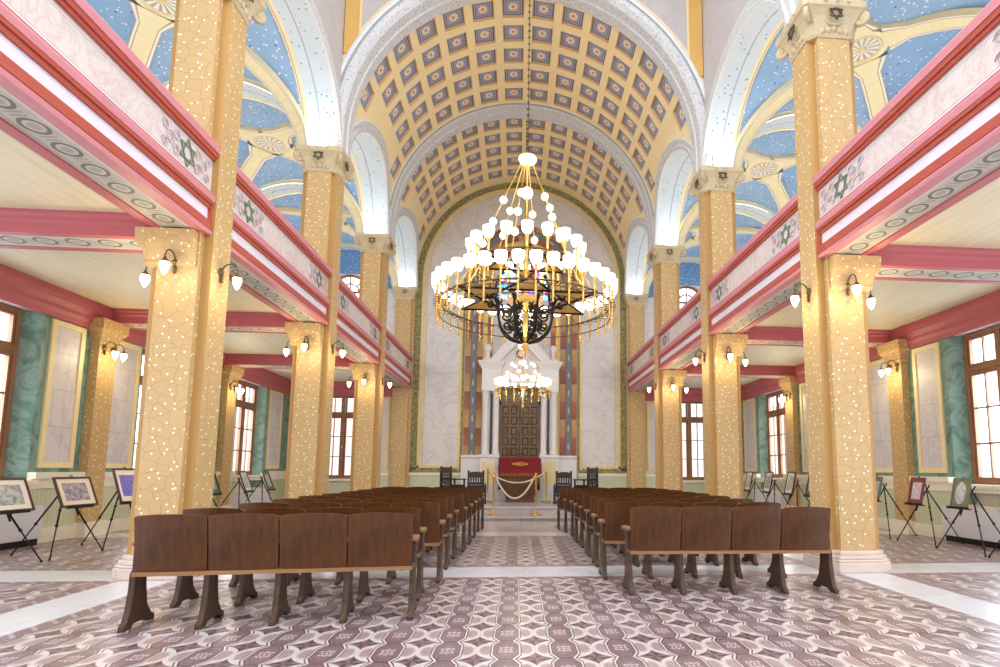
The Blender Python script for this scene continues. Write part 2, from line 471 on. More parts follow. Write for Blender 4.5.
M = dict(
    pier=m_pier(), ochre=m_pier_plain(), deepochre=flat('deep_ochre_notch', L(188,146,84), .55, 0, .05),
    cap=m_stone('capital_stone', L(186,168,132), L(214,198,164), 6.0, .6, .5),
    plinth=m_stone('pink_plinth_stone', L(206,184,170), L(228,210,198), 4.0, .45, .1),
    emblem=flat('dark_emblem_paint', L(74,72,60), .5, 0, .1),
    green_emblem=flat('green_emblem_paint', L(128,142,120), .5, 0, .15),
    lace=flat('lilac_scroll_paint', L(206,190,196), .55, 0, .12, 30.0),
    pink=flat('pink_moulding_paint', L(210,136,144), .45, 0, .04),
    rose=flat('rose_beam_paint', L(182,94,102), .5, 0, .06),
    terrashade=flat('terracotta_moulding_shade', L(178,82,66), .45, 0, .06),  # warm shade on the pink mouldings' undersides, put into the colour
    white=flat('lilac_white_fascia', L(226,220,230), .5, 0, .03),
    whitewood=flat('white_carved_marble', L(232,228,226), .4, 0, .04),
    panel=m_parapet(), band=m_guilloche(), boards=m_boards(), dado=m_dado(), green=m_greenmarble(),
    lilac=m_marble('lilac_wall_marble', L(206,202,206), L(224,220,222), L(168,164,172), 1.2, (.5,.62), .45, .3),
    greywall=m_marble('grey_white_marble', L(214,211,209), L(232,229,226), L(178,174,174), .8, None, .4, .3),
    plaster=m_marble('grey_plaster', L(192,186,188), L(208,202,202), L(176,170,174), 1.6, None, .7, .2),
    cream=flat('cream_frame_paint', L(240,222,172), .5, 0, .05),
    creamwhite=flat('cream_skirting_paint', L(238,232,212), .5, 0, .04),
    yellow=flat('yellow_arch_band', L(234,206,132), .5, 0, .06),
    ribyellow=flat('yellow_coffer_rib', L(250,230,178), .55, 0, .05),
    ribedge=flat('coffer_edge_tan', L(214,176,128), .55, 0, .06),
    coffer=m_coffer(), silver=m_silver(), soffit=m_soffit(), rib=m_rib(), medal=m_medal(),
    blue=m_vaultblue('starry_blue_vault', L(136,176,224), L(164,198,236), 11.0),
    darkblue=m_vaultblue('deep_blue_lunette', L(92,140,198), L(114,160,212), 14.0),
    tile=m_tile(), fband=m_band(), slab=m_slab(), border=m_border(),
    pew=m_wood('pew_walnut', L(46,22,4), L(106,60,14), .36),
    pewx=m_wood('pew_rail_oak', L(128,88,54), L(166,122,80), .4, 1.0, 'x'),
    pewleg=m_wood('pew_standard_wood', L(40,25,14), L(86,58,36), .45),
    winwood=m_wood('window_wood', L(120,80,52), L(158,112,78), .45),
    darkwood=m_wood('dark_chair_wood', L(34,26,28), L(62,48,48), .4),
    doorwood=m_wood('ark_door_wood', L(84,62,40), L(120,94,64), .4),
    deskwood=m_wood('desk_wood', L(78,46,28), L(118,76,48), .35),
    brass=flat('polished_brass', L(232,186,104), .25, 1.0, .05),
    goldplate=flat('gold_leaf_plate', L(246,200,104), .4, .1, .06),
    iron=flat('black_wrought_iron', L(34,26,22), .45, .6, .1),
    bronze=flat('antique_bronze', L(112,92,58), .4, .7, .1),
    black=flat('black_easel_metal', L(26,26,30), .45, .3, .1),
    frame=flat('dark_picture_frame', L(72,44,38), .4, 0, .1),
    glass=m_glass(), stained=m_stained(),
    paintstrip=m_paintstrip(), greystrip=m_greystrip(), greenstrip=m_greenstrip(),
    brick=m_brick(),
    facade=flat('pale_street_facade', L(236,230,216), .8, 0, .05),
    radiator=flat('white_radiator_enamel', L(226,226,232), .4, 0, .02),
    red=flat('crimson_velvet', L(124,18,26), .8, 0, .15, 12.0),
    gold=flat('gold_embroidery', L(206,150,80), .5, .3, .1),
    rope=flat('cream_rope', L(216,210,190), .7, 0, .08, 40.0),
    frost=NT('frosted_ball', .4).col(L(250,240,226)).emit((1,.9,.72), 1.6).mat,
    shade=NT('lit_glass_shade', .3).col(L(255,250,240)).emit((1,.92,.78), 2.6).mat,
    sconce=NT('lit_sconce_glass', .3).col(L(255,246,220)).emit((1,.88,.62), 4.5).mat,
    p_grey=m_picture('print_grey_landscape', L(240,232,220), L(120,130,140), L(206,208,206), 5.0),
    p_mauve=m_picture('print_mauve_facade', L(240,226,204), L(106,92,110), L(196,186,196), 9.0),
    p_blue=m_picture('print_blue_manuscript', L(238,222,204), L(88,82,170), L(140,128,206), 14.0),
    p_oval=m_picture('print_oval_portrait', L(124,122,96), L(150,168,180), L(226,228,224), 4.0, True),
    p_pink=m_picture('print_pink_page', L(120,58,50), L(176,160,186), L(226,206,206), 6.0),
    p_green=m_picture('print_green_page', L(96,108,92), L(120,140,122), L(196,204,190), 6.0),
    p_white=m_picture('print_white_page', L(228,226,214), L(130,136,130), L(222,222,212), 5.0),
)
# ------------------------------------------------------------------ dimensions (metres; x across the nave, y towards the ark, z up)
A = 3.716                       # nave face of the piers
PX = 4.043
PYS = [7.007, 11.223, 15.365]   # the three free pier pairs
HC, HX, HY, HA = .223, .327, .2945, .2025
W = 7.75                        # aisle walls
YW = 19.75                      # end wall
SPR = 7.45                      # top of the capitals
ZV, RV = 7.88, 3.70             # barrel vault axis and radius
RISE = 1.45
OP = [(3.09, 6.7125), (7.3015, 10.9285), (11.5175, 15.0705), (15.6595, 19.52)]   # arcade openings along y
XO = 4.37                       # aisle face of the arcade
TOPW = 13.6
CEILZ = 4.12

def arch_z(y, lo, hi, rise=RISE, off=0.0, base=SPR):
    c, a = (lo+hi)/2, (hi-lo)/2
    a2, r2 = a+off, rise+off
    t = (y-c)/a2
    return base + r2*sqrt(max(0.0, 1-t*t))
def vx(z):
    return RV if z < ZV else sqrt(max(0.0, RV*RV-(z-ZV)**2))

# ---------------------------------------------------------------- floor
def build_floor():
    b = MB()
    xs = [-9.5,-4.42,-4.30,-3.74,-3.62,3.62,3.74,4.30,4.42,9.5]
    ys = [-3.0,2.30,2.42,3.10,3.22,6.50,6.62,7.30,7.42,10.52,10.64,11.40,11.52,13.7,14.82,14.94,15.6,15.72,20.2]
    wy = [(2.42,3.10),(6.62,7.30),(10.64,11.40),(14.94,15.6)]
    by = [(2.30,3.22),(6.50,7.42),(10.52,11.52),(14.82,15.72)]
    for i in range(len(xs)-1):
        for j in range(len(ys)-1):
            cx, cy = (xs[i]+xs[i+1])/2, (ys[j]+ys[j+1])/2
            inx = 3.74 < abs(cx) < 4.30; iny = any(p < cy < q for p, q in wy)
            bx = 3.62 < abs(cx) < 4.42; byy = any(p < cy < q for p, q in by)
            m = 1 if (inx or iny) else (2 if (bx or byy) else 0)
            if m == 0 and abs(cx) < 3.62 and cy > 11.5: m = 3
            b.poly([(xs[i],ys[j],0),(xs[i+1],ys[j],0),(xs[i+1],ys[j+1],0),(xs[i],ys[j+1],0)], m)
    b.box(-9.5, 9.5, -3.0, 20.2, -.3, -.01, 1)
    struct(b.build('floor', [M['tile'], M['fband'], M['border'], M['slab']]))
    b = MB()
    b.box(-3.6, 3.6, 13.65, YW, 0, .1, 0); b.box(-3.6, 3.6, 13.60, 13.68, .07, .103, 1)
    struct(b.build('floor_platform', [M['slab'], M['fband']]))
    b = MB()
    b.box(-3.6, 3.6, 15.75, YW, .1, .2, 0); b.box(-3.6, 3.6, 15.70, 15.78, .17, .203, 1)
    struct(b.build('floor_platform', [M['slab'], M['fband']]))
build_floor()

# ---------------------------------------------------------------- barrel vault with coffers and lunettes
def build_vault():
    b = MB()                   # 0 rib, 1 edge, 2 panel
    R0, R1 = RV+.05, RV+.10
    def P(th, y, R): return (R*cos(th), y, ZV+R*sin(th))
    bays = [(11.53,15.24,5,OP[2]), (15.84,19.46,5,OP[3])]
    D = math.radians(10.5); T0 = PI/2-8*D
    for y0, y1, nr, (lo, hi) in bays:
        dy = (y1-y0)/nr
        def th0(y):
            z = arch_z(y, lo, hi, off=.2) if lo-.2 < y < hi+.2 else SPR
            return math.asin(min(1.0, max(0.0, z-ZV)/RV))
        for r in range(nr):
            ya, yb = y0+r*dy, y0+(r+1)*dy
            hmax = max(th0(ya+(yb-ya)*k/8) for k in range(9))
            for k in range(-1, 17):
                kk = min(k, 15-k)
                tlo = 0.0 if kk < 0 else T0+kk*D; thi = T0+(kk+1)*D
                ta, tb = (tlo, thi) if k == kk else (PI-thi, PI-tlo)
                if kk >= 0 and tlo >= hmax-.02:
                    m_, my = .14, .15
                    ts = [ta, ta+D*m_, tb-D*m_, tb]; yy = [ya, ya+dy*my, yb-dy*my, yb]
                    for i in range(3):
                        for j in range(3):
                            if i == 1 and j == 1: continue
                            b.poly([P(ts[i],yy[j],R0),P(ts[i],yy[j+1],R0),P(ts[i+1],yy[j+1],R0),P(ts[i+1],yy[j],R0)], 0)
                    e = .035
                    t2 = [ts[1]+D*e, ts[2]-D*e]; y2 = [yy[1]+dy*e, yy[2]-dy*e]
                    o_ = [P(ts[1],yy[1],R0),P(ts[1],yy[2],R0),P(ts[2],yy[2],R0),P(ts[2],yy[1],R0)]
                    n_ = [P(t2[0],y2[0],R1),P(t2[0],y2[1],R1),P(t2[1],y2[1],R1),P(t2[1],y2[0],R1)]
                    for q in range(4):
                        w = (q+1) % 4
                        b.poly([o_[q],o_[w],n_[w],n_[q]], 1)
                    b.poly(n_, 2, [(0,0),(0,1),(1,1),(1,0)])
                else:
                    n = 6
                    for q in range(n):
                        p0, p1 = ya+(yb-ya)*q/n, ya+(yb-ya)*(q+1)/n
                        a0 = max(tlo, th0(p0)); a1 = max(tlo, th0(p1))
                        if a0 >= thi and a1 >= thi: continue
                        a0, a1 = min(a0, thi), min(a1, thi)
                        if k == kk: T = lambda t: t
                        else: T = lambda t: PI-t
                        brk = [tlo, tlo+(thi-tlo)*.14, thi-(thi-tlo)*.14, thi]
                        for z_ in range(3):
                            c0, c1 = max(a0, brk[z_]), max(a1, brk[z_]); d_ = brk[z_+1]
                            if c0 >= d_ and c1 >= d_: continue
                            c0, c1 = min(c0, d_), min(c1, d_)
                            b.poly([P(T(c0),p0,R0),P(T(c1),p1,R0),P(T(d_),p1,R0),P(T(d_),p0,R0)], 0)
    for th_ in range(40):
        a0, a1 = PI*th_/40, PI*(th_+1)/40
        b.poly([P(a0,19.46,R0),P(a1,19.46,R0),P(a1,YW,R0),P(a0,YW,R0)], 0) if min(a0, PI-a1) >= 0 else None
    # a plain outer shell closes the vault from above
    N = 36
    for i in range(N):
        t0, t1 = PI*i/N, PI*(i+1)/N
        if min(i, N-1-i) < 7: continue
        b.poly([P(t0,10.95,R1+.1),P(t0,YW,R1+.1),P(t1,YW,R1+.1),P(t1,10.95,R1+.1)], 0)
    struct(b.build('ceiling_nave', [M['ribyellow'], M['ribedge'], M['coffer']]))
build_vault()

def ring_band(name, y0, y1, r_in, r_out, front=True):
    """transverse arch: intrados between y0 and y1 and a moulded front face"""
    b = MB(); N = 64
    prof = [(r_in+.2,y1),(r_in,y1),(r_in-.03,y1-.04),(r_in-.03,(y0+y1)/2+.03),(r_in-.055,(y0+y1)/2),(r_in-.03,(y0+y1)/2-.03),(r_in-.03,y0+.05),(r_in,y0)]
    if not front: prof.append((r_in+.2,y0))
    if front: prof += [(r_in+.04,y0-.05),(r_in+.13,y0-.06),(r_in+.17,y0-.03),(r_in+.24,y0-.05),(r_out,y0-.04),(r_out,y0+.05)]
    pts = []
    for i in range(-1, N+2):
        t = PI*min(max(i,0),N)/N; z = SPR-ZV if i in (-1,N+1) else 0
        pts.append([(r*cos(t), y, ZV+r*sin(t)+z) for r, y in prof])
    acc = [0.0]
    for q in range(len(prof)-1):
        acc.append(acc[-1]+math.hypot(prof[q+1][0]-prof[q][0], prof[q+1][1]-prof[q][1]))
    for i in range(len(pts)-1):
        for q in range(len(prof)-1):
            v0, v1 = acc[q]/acc[-1], acc[q+1]/acc[-1]
            if not front: pass
            b.poly([pts[i][q],pts[i+1][q],pts[i+1][q+1],pts[i][q+1]], 0, [(i/8,v0),(i/8+.125,v0),(i/8+.125,v1),(i/8,v1)])
    return struct(b.build(name, [M['silver']]))
ring_band('trim_1', 10.93, 11.53, RV-.03, RV+.26)
ring_band('trim_2', 15.22, 15.86, RV-.03, RV+.1, False)

# ---------------------------------------------------------------- crossing wall over the transverse arch, and nave walls of the first bay
def build_upper_walls():
    b = MB(); N = 48; y = 10.95; r = RV+.1
    for i in range(N):
        t0, t1 = PI*i/N, PI*(i+1)/N
        p0, p1 = (r*cos(t0), ZV+r*sin(t0)), (r*cos(t1), ZV+r*sin(t1))
        b.poly([(p0[0],y,p0[1]),(p1[0],y,p1[1]),(p1[0],y,TOPW),(p0[0],y,TOPW)], 0)
    b.box(-4.4, 4.4, 11.6, 11.9, 11.95, TOPW, 0)
    for s in (-1, 1):
        x0, x1 = sorted((s*3.42, s*3.70))
        b.box(x0, x1, 10.90, 10.95, 9.5, TOPW, 1)
        b.box(min(s*3.38,s*3.42), max(s*3.38,s*3.42), 10.92, 10.95, 9.75, TOPW, 2)
    for i in range(N):
        t0, t1 = PI*i/N, PI*(i+1)/N
        q = []
        for t, rr in ((t0,RV+.26),(t1,RV+.26),(t1,RV+.33),(t0,RV+.33)):
            q.append((rr*cos(t), 10.925, ZV+rr*sin(t)))
        b.poly(q, 2)
    struct(b.build('wall_crossing', [M['plaster'], M['ochre'], M['cream']]))
    for s, nm in ((-1,'wall_nave_left'), (1,'wall_nave_right')):
        b = MB(); lo, hi = OP[1]; n = 40
        ys = [lo+(hi-lo)*(1-cos(PI*i/n))/2 for i in range(n+1)]
        x = s*A
        for i in range(n):
            b.poly([(x,ys[i],arch_z(ys[i],lo,hi)),(x,ys[i+1],arch_z(ys[i+1],lo,hi)),(x,ys[i+1],TOPW),(x,ys[i],TOPW)], 0)
        b.poly([(x,hi,SPR),(x,10.95,SPR),(x,10.95,TOPW),(x,hi,TOPW)], 0)
        b.poly([(x,6.72,SPR),(x,lo,SPR),(x,lo,TOPW),(x,6.72,TOPW)], 0)
        struct(b.build(nm, [M['plaster']]))
build_upper_walls()

def arcade_arch(s, lo, hi, name, nave_flat):
    """soffit, archivolt on the nave side and cream arch on the aisle side"""
    root = MB(); n = 40
    ts = [PI*i/n for i in range(n+1)]
    c, a = (lo+hi)/2, (hi-lo)/2
    def pt(t, off): return (c-(a+off)*cos(t), SPR+(RISE+off)*sin(t))
    def xin(z): return A if nave_flat else min(A, vx(z))
    for i in range(n):
        (ya,za),(yb,zb) = pt(ts[i],0), pt(ts[i+1],0)
        k = 3
        for j in range(k):
            v0, v1 = j/k, (j+1)/k
            q = [(s*(xin(za)+(XO-xin(za))*v0),ya,za),(s*(xin(zb)+(XO-xin(zb))*v0),yb,zb),(s*(xin(zb)+(XO-xin(zb))*v1),yb,zb),(s*(xin(za)+(XO-xin(za))*v1),ya,za)]
            root.poly(q, 0, [(i/8,v0),(i/8+.125,v0),(i/8+.125,v1),(i/8,v1)])
    o = struct(root.build(name, [M['soffit']]))
    # archivolt: moulded ornament ring that follows the vault surface
    b = MB()
    steps = [(0.0,0.0),(.02,.05),(.10,.06),(.13,.035),(.20,.05),(.25,.045),(.27,0.0)]
    for i in range(n):
        for q in range(len(steps)-1):
            quad = []
            for t, (off, pr) in ((ts[i],steps[q]),(ts[i+1],steps[q]),(ts[i+1],steps[q+1]),(ts[i],steps[q+1])):
                y_, z_ = pt(t, off)
                y_ = min(max(y_, lo-.29), hi+.29)
                quad.append((s*(xin(z_)-pr+.0), y_, z_))
            v0, v1 = steps[q][0]/.27, steps[q+1][0]/.27
            b.poly(quad, 0, [(i/6,v0),(i/6+.166,v0),(i/6+.166,v1),(i/6,v1)])
    b.build('archivolt', [M['silver']], o)
    # aisle face: wall above the opening and a cream arch line
    b = MB()
    for i in range(n):
        (ya,za),(yb,zb) = pt(ts[i],0), pt(ts[i+1],0)
        b.poly([(s*XO,ya,za),(s*XO,yb,zb),(s*XO,yb,9.4),(s*XO,ya,9.4)], 0)
        q = [pt(ts[i],0),pt(ts[i+1],0),pt(ts[i+1],.16),pt(ts[i],.16)]
        b.poly([(s*(XO+.03),y_,z_) for y_, z_ in q], 1)
    b.build('aisle_face', [M['blue'], M['cream']], o)
    return o
k = 3
for bi in (1, 2, 3):
    for s in (-1, 1):
        arcade_arch(s, OP[bi][0], OP[bi][1], 'trim_%d' % k, bi == 1); k += 1

# upstand walls over the capitals between the arches (spandrel blocks)
def spandrels():
    for s, nm in ((-1,'wall_spandrel_left'), (1,'wall_spandrel_right')):
        b = MB()
        for y0, y1 in ((10.9285,11.5175),(15.0705,15.6595)):
            x0, x1 = sorted((s*(A-.02), s*(XO-.01)))
            b.box(x0, x1, y0, y1, SPR, ZV+.1, 0)
        x0, x1 = sorted((s*(A+.015), s*XO)); b.box(x0, x1, 6.7125, 7.3015, SPR, 9.3, 0)
        struct(b.build(nm, [M['silver']]))
spandrels()

# ---------------------------------------------------------------- gallery vaults over the aisles
XC = (XO+W)/2; XA = (W-XO)/2
def gallery_vault(s, lo, hi, name):
    c, a = (lo+hi)/2, (hi-lo)/2; n = 28; rise = RISE+.02
    f = lambda t: sqrt(max(0.0, 1-t*t))
    g = [-cos(PI*i/n) for i in range(n+1)]
    b = MB()
    def P(i, j): return (s*XC+XA*g[i], c+a*g[j], SPR+rise*max(f(g[i]), f(g[j])))
    base = b.pts([P(i,j) for i in range(n+1) for j in range(n+1)])
    for i in range(n):
        for j in range(n):
            q = base+i*(n+1)+j
            b.face((q,q+n+1,q+n+2,q+1), 0, False)
    o = struct(b.build(name, [M['blue']]))
    # diagonal ribs and wall-side arch line
    b = MB(); m_ = 24; hw = .19
    for dx, dy in ((1,1),(1,-1),(-1,1),(-1,-1)):
        L_ = math.hypot(XA, a); nx, ny = -dy*a/L_, dx*XA/L_
        prev = None
        for i in range(m_+1):
            t = .16+(1-.16)*i/m_
            z = SPR+rise*f(t)-.05
            w_ = hw*(1.0 if t > .3 else 1.0+.9*(.3-t)/.14)
            p = (s*XC+dx*XA*t, c+dy*a*t)
            cur = ((p[0]+nx*w_, p[1]+ny*w_, z), (p[0]-nx*w_, p[1]-ny*w_, z), t*2)
            if prev:
                b.poly([prev[0],cur[0],cur[1],prev[1]], 0, [(prev[2],0),(cur[2],0),(cur[2],1),(prev[2],1)])
                for e in (0, 1):
                    b.poly([prev[e],cur[e],(cur[e][0],cur[e][1],cur[e][2]+.12),(prev[e][0],prev[e][1],prev[e][2]+.12)], 1)
            prev = cur
    b.build('diagonal_ribs', [M['rib'], M['cream']], o)
    b = MB(); zc = SPR+rise-.055; N = 40
    cs = []
    for i in range(N):
        t = 2*PI*i/N; cs.append((s*XC+.44*cos(t), c+.44*sin(t), zc))
    b.poly(cs, 0, [(.5+.5*cos(2*PI*i/N), .5+.5*sin(2*PI*i/N)) for i in range(N)])
    for i in range(N):
        p, q = cs[i], cs[(i+1)%N]
        b.poly([p,q,(q[0],q[1],zc+.08),(p[0],p[1],zc+.08)], 1)
    b.torus((s*XC,c,zc-.005), .33, .018, 32, 6, 1)
    b.lathe([(.0,-.05),(.05,-.045),(.07,-.01),(.07,.02)], 14, (s*XC,c,zc), 1)
    b.build('medallion', [M['medal'], M['cream']], o)
    b = MB()
    for i in range(n):
        t0, t1 = PI*i/n, PI*(i+1)/n
        q = [(c-(a-o_)*cos(t), SPR+(rise-o_)*sin(t)) for t, o_ in ((t0,0),(t1,0),(t1,.17),(t0,.17))]
        b.poly([(s*(W-.03),y,z) for y, z in q], 0, [(i/8,0),(i/8+.125,0),(i/8+.125,1),(i/8,1)])
    b.build('wall_arch', [M['rib']], o)
    return o
k = 1
for s, nm in ((-1,'ceiling_gallery_left'), (1,'ceiling_gallery_right')):
    for lo, hi in OP: gallery_vault(s, lo, hi, nm)

def gallery_arch(s, y0, y1, name):
    b = MB(); n = 40; r = RISE-.08
    ts = [PI*i/n for i in range(n+1)]
    pr = lambda t, off: (s*XC-(XA+.02+off)*cos(t), SPR+(r+off)*sin(t))
    for i in range(n):
        for j in range(3):
            v0, v1 = j/3, (j+1)/3
            (xa,za),(xb,zb) = pr(ts[i],0), pr(ts[i+1],0)
            vv = lambda v: .16+.84*v if False else v
            b.poly([(xa,y0+(y1-y0)*v0,za),(xb,y0+(y1-y0)*v0,zb),(xb,y0+(y1-y0)*v1,zb),(xa,y0+(y1-y0)*v1,za)], 0, [(i/8,v0),(i/8+.1,v0),(i/8+.1,v1),(i/8,v1)])
        for yy in (y0-.02, y1+.02):
            q = [pr(ts[i],0),pr(ts[i+1],0),pr(ts[i+1],.12),pr(ts[i],.12)]
            b.poly([(x,yy,z) for x, z in q], 1)
    return struct(b.build(name, [M['soffit'], M['cream']]))
for s in (-1, 1):
    for cy in PYS: gallery_arch(s, cy-.27, cy+.27, 'ceiling_arch')
    gallery_arch(s, 19.45, YW, 'ceiling_arch')

# ---------------------------------------------------------------- aisle walls, end wall
WINY = [4.6, 8.75, 13.05, 17.0]       # windows of the aisle walls
WZ0, WZ1, WH, RH = 1.0, 3.68, .75, .92  # sill, head, half width of the frame, half width of the splayed opening
def grid_wall(b, plane, c, us, vs, holes, m):
    us, vs = sorted(set(us)), sorted(set(vs))
    for i in range(len(us)-1):
        for j in range(len(vs)-1):
            u, v = (us[i]+us[i+1])/2, (vs[j]+vs[j+1])/2
            if any(h[0] < u < h[1] and h[2] < v < h[3] for h in holes): continue
            q = [(us[i],vs[j]),(us[i+1],vs[j]),(us[i+1],vs[j+1]),(us[i],vs[j+1])]
            b.poly([(c,p[0],p[1]) if plane == 'x' else (p[0],c,p[1]) for p in q], m(u,v))
for s, nm in ((-1,'wall_left'), (1,'wall_right')):
    b = MB(); holes = [(y-RH,y+RH,.62,WZ1+.02) for y in WINY]
    us = [2.5,YW]+[h[0] for h in holes]+[h[1] for h in holes]
    vs = [0,.62,1.1,WZ1+.02,CEILZ,SPR,9.4]
    grid_wall(b, 'x', s*W, us, vs, holes, lambda u, v: 0 if v < CEILZ else (1 if v < SPR else 2))
    for y in WINY:                     # splayed green reveals
        xo = s*(W+.26)
        for e in (-1, 1):
            b.poly([(s*W,y+e*RH,.62),(xo,y+e*(WH+.02),.62),(xo,y+e*(WH+.02),WZ1),(s*W,y+e*RH,WZ1+.02)], 0)
        b.poly([(s*W,y-RH,WZ1+.02),(s*W,y+RH,WZ1+.02),(xo,y+WH+.02,WZ1),(xo,y-WH-.02,WZ1)], 3)
        b.poly([(xo,y-WH-.02,.62),(xo,y+WH+.02,.62),(xo,y+WH+.02,WZ0),(xo,y-WH-.02,WZ0)], 4)
    o = struct(b.build(nm, [M['green'], M['lilac'], M['darkblue'], M['lilac'], M['creamwhite']]))
    # marble panels in cream frames
    ph = [(9.82,10.54),(11.22,12.03),(14.10,15.10),(18.15,19.1),(6.75,7.60)]
    for y0, y1 in ph:
        if y1-y0 < .2: continue
        b = MB(); z0, z1 = 1.19, 3.63; f = .09
        x0, x1 = sorted((s*(W-.035), s*(W+.01)))
        for q in ((y0,y0+f,z0,z1),(y1-f,y1,z0,z1),(y0+f,y1-f,z0,z0+f),(y0+f,y1-f,z1-f,z1)):
            b.box(x0, x1, q[0], q[1], q[2], q[3], 0)
        xi = s*(W-.012)
        b.poly([(xi,y0+f,z0+f),(xi,y1-f,z0+f),(xi,y1-f,z1-f),(xi,y0+f,z1-f)], 1)
        xl = s*(W-.038); 
        for e in (.03, .06):
            pass
        b.build('wall_panel', [M['cream'], M['lilac']], o)
for s, nm in ((-1,'baseboard_left'), (1,'baseboard_right')):
    b = MB()
    segs = [2.5]
    for y in WINY: segs += [y-RH, y+RH]
    segs.append(YW)
    for i in range(0, len(segs), 2):
        y0, y1 = segs[i], segs[i+1]
        x0, x1 = sorted((s*(W-.05), s*(W+.02))); b.box(x0, x1, y0, y1, .22, .86, 0)
        x0, x1 = sorted((s*(W-.10), s*(W+.02))); b.box(x0, x1, y0, y1, 0, .22, 1)
        x0, x1 = sorted((s*(W-.08), s*(W+.02))); b.box(x0, x1, y0, y1, .86, .93, 1)
        x0, x1 = sorted((s*(W-.13), s*(W+.02))); b.box(x0, x1, y0, y1, 1.02, 1.12, 1)
        x0, x1 = sorted((s*(W-.07), s*(W+.02))); b.box(x0, x1, y0, y1, .93, 1.02, 1)
    for y in WINY:      # low wall inside the window niche
        x0, x1 = sorted((s*(W-.02), s*(W+.26))); b.box(x0, x1, y-RH, y+RH, 0, .64, 1)
    struct(b.build(nm, [M['dado'], M['creamwhite']]))
# ochre half-pilasters on the aisle walls, with corbels under the beams
k = 21
for s in (-1, 1):
    for y in (10.92, 15.5):
        b = MB(); x0, x1 = sorted((s*(W-.16), s*(W+.02)))
        b.box(x0, x1, y-.22, y+.22, 0.25, 3.45, 0)
        xa, xb = sorted((s*(W-.24), s*(W+.02))); b.box(xa, xb, y-.27, y+.27, 0, .25, 1)
        rings = []
        for z, e in ((3.40,0),(3.46,.03),(3.50,.02),(3.62,.06),(3.68,.11),(3.86,.12)):
            xi, xo = s*(W-.16-e), s*(W+.02)
            rings.append([(xo,y-.22-e,z),(xi,y-.22-e,z),(xi,y+.22+e,z),(xo,y+.22+e,z)])
        b.loft(rings, 0, False)
        struct(b.build('trim_%d' % k, [M['pier'], M['creamwhite']])); k += 1

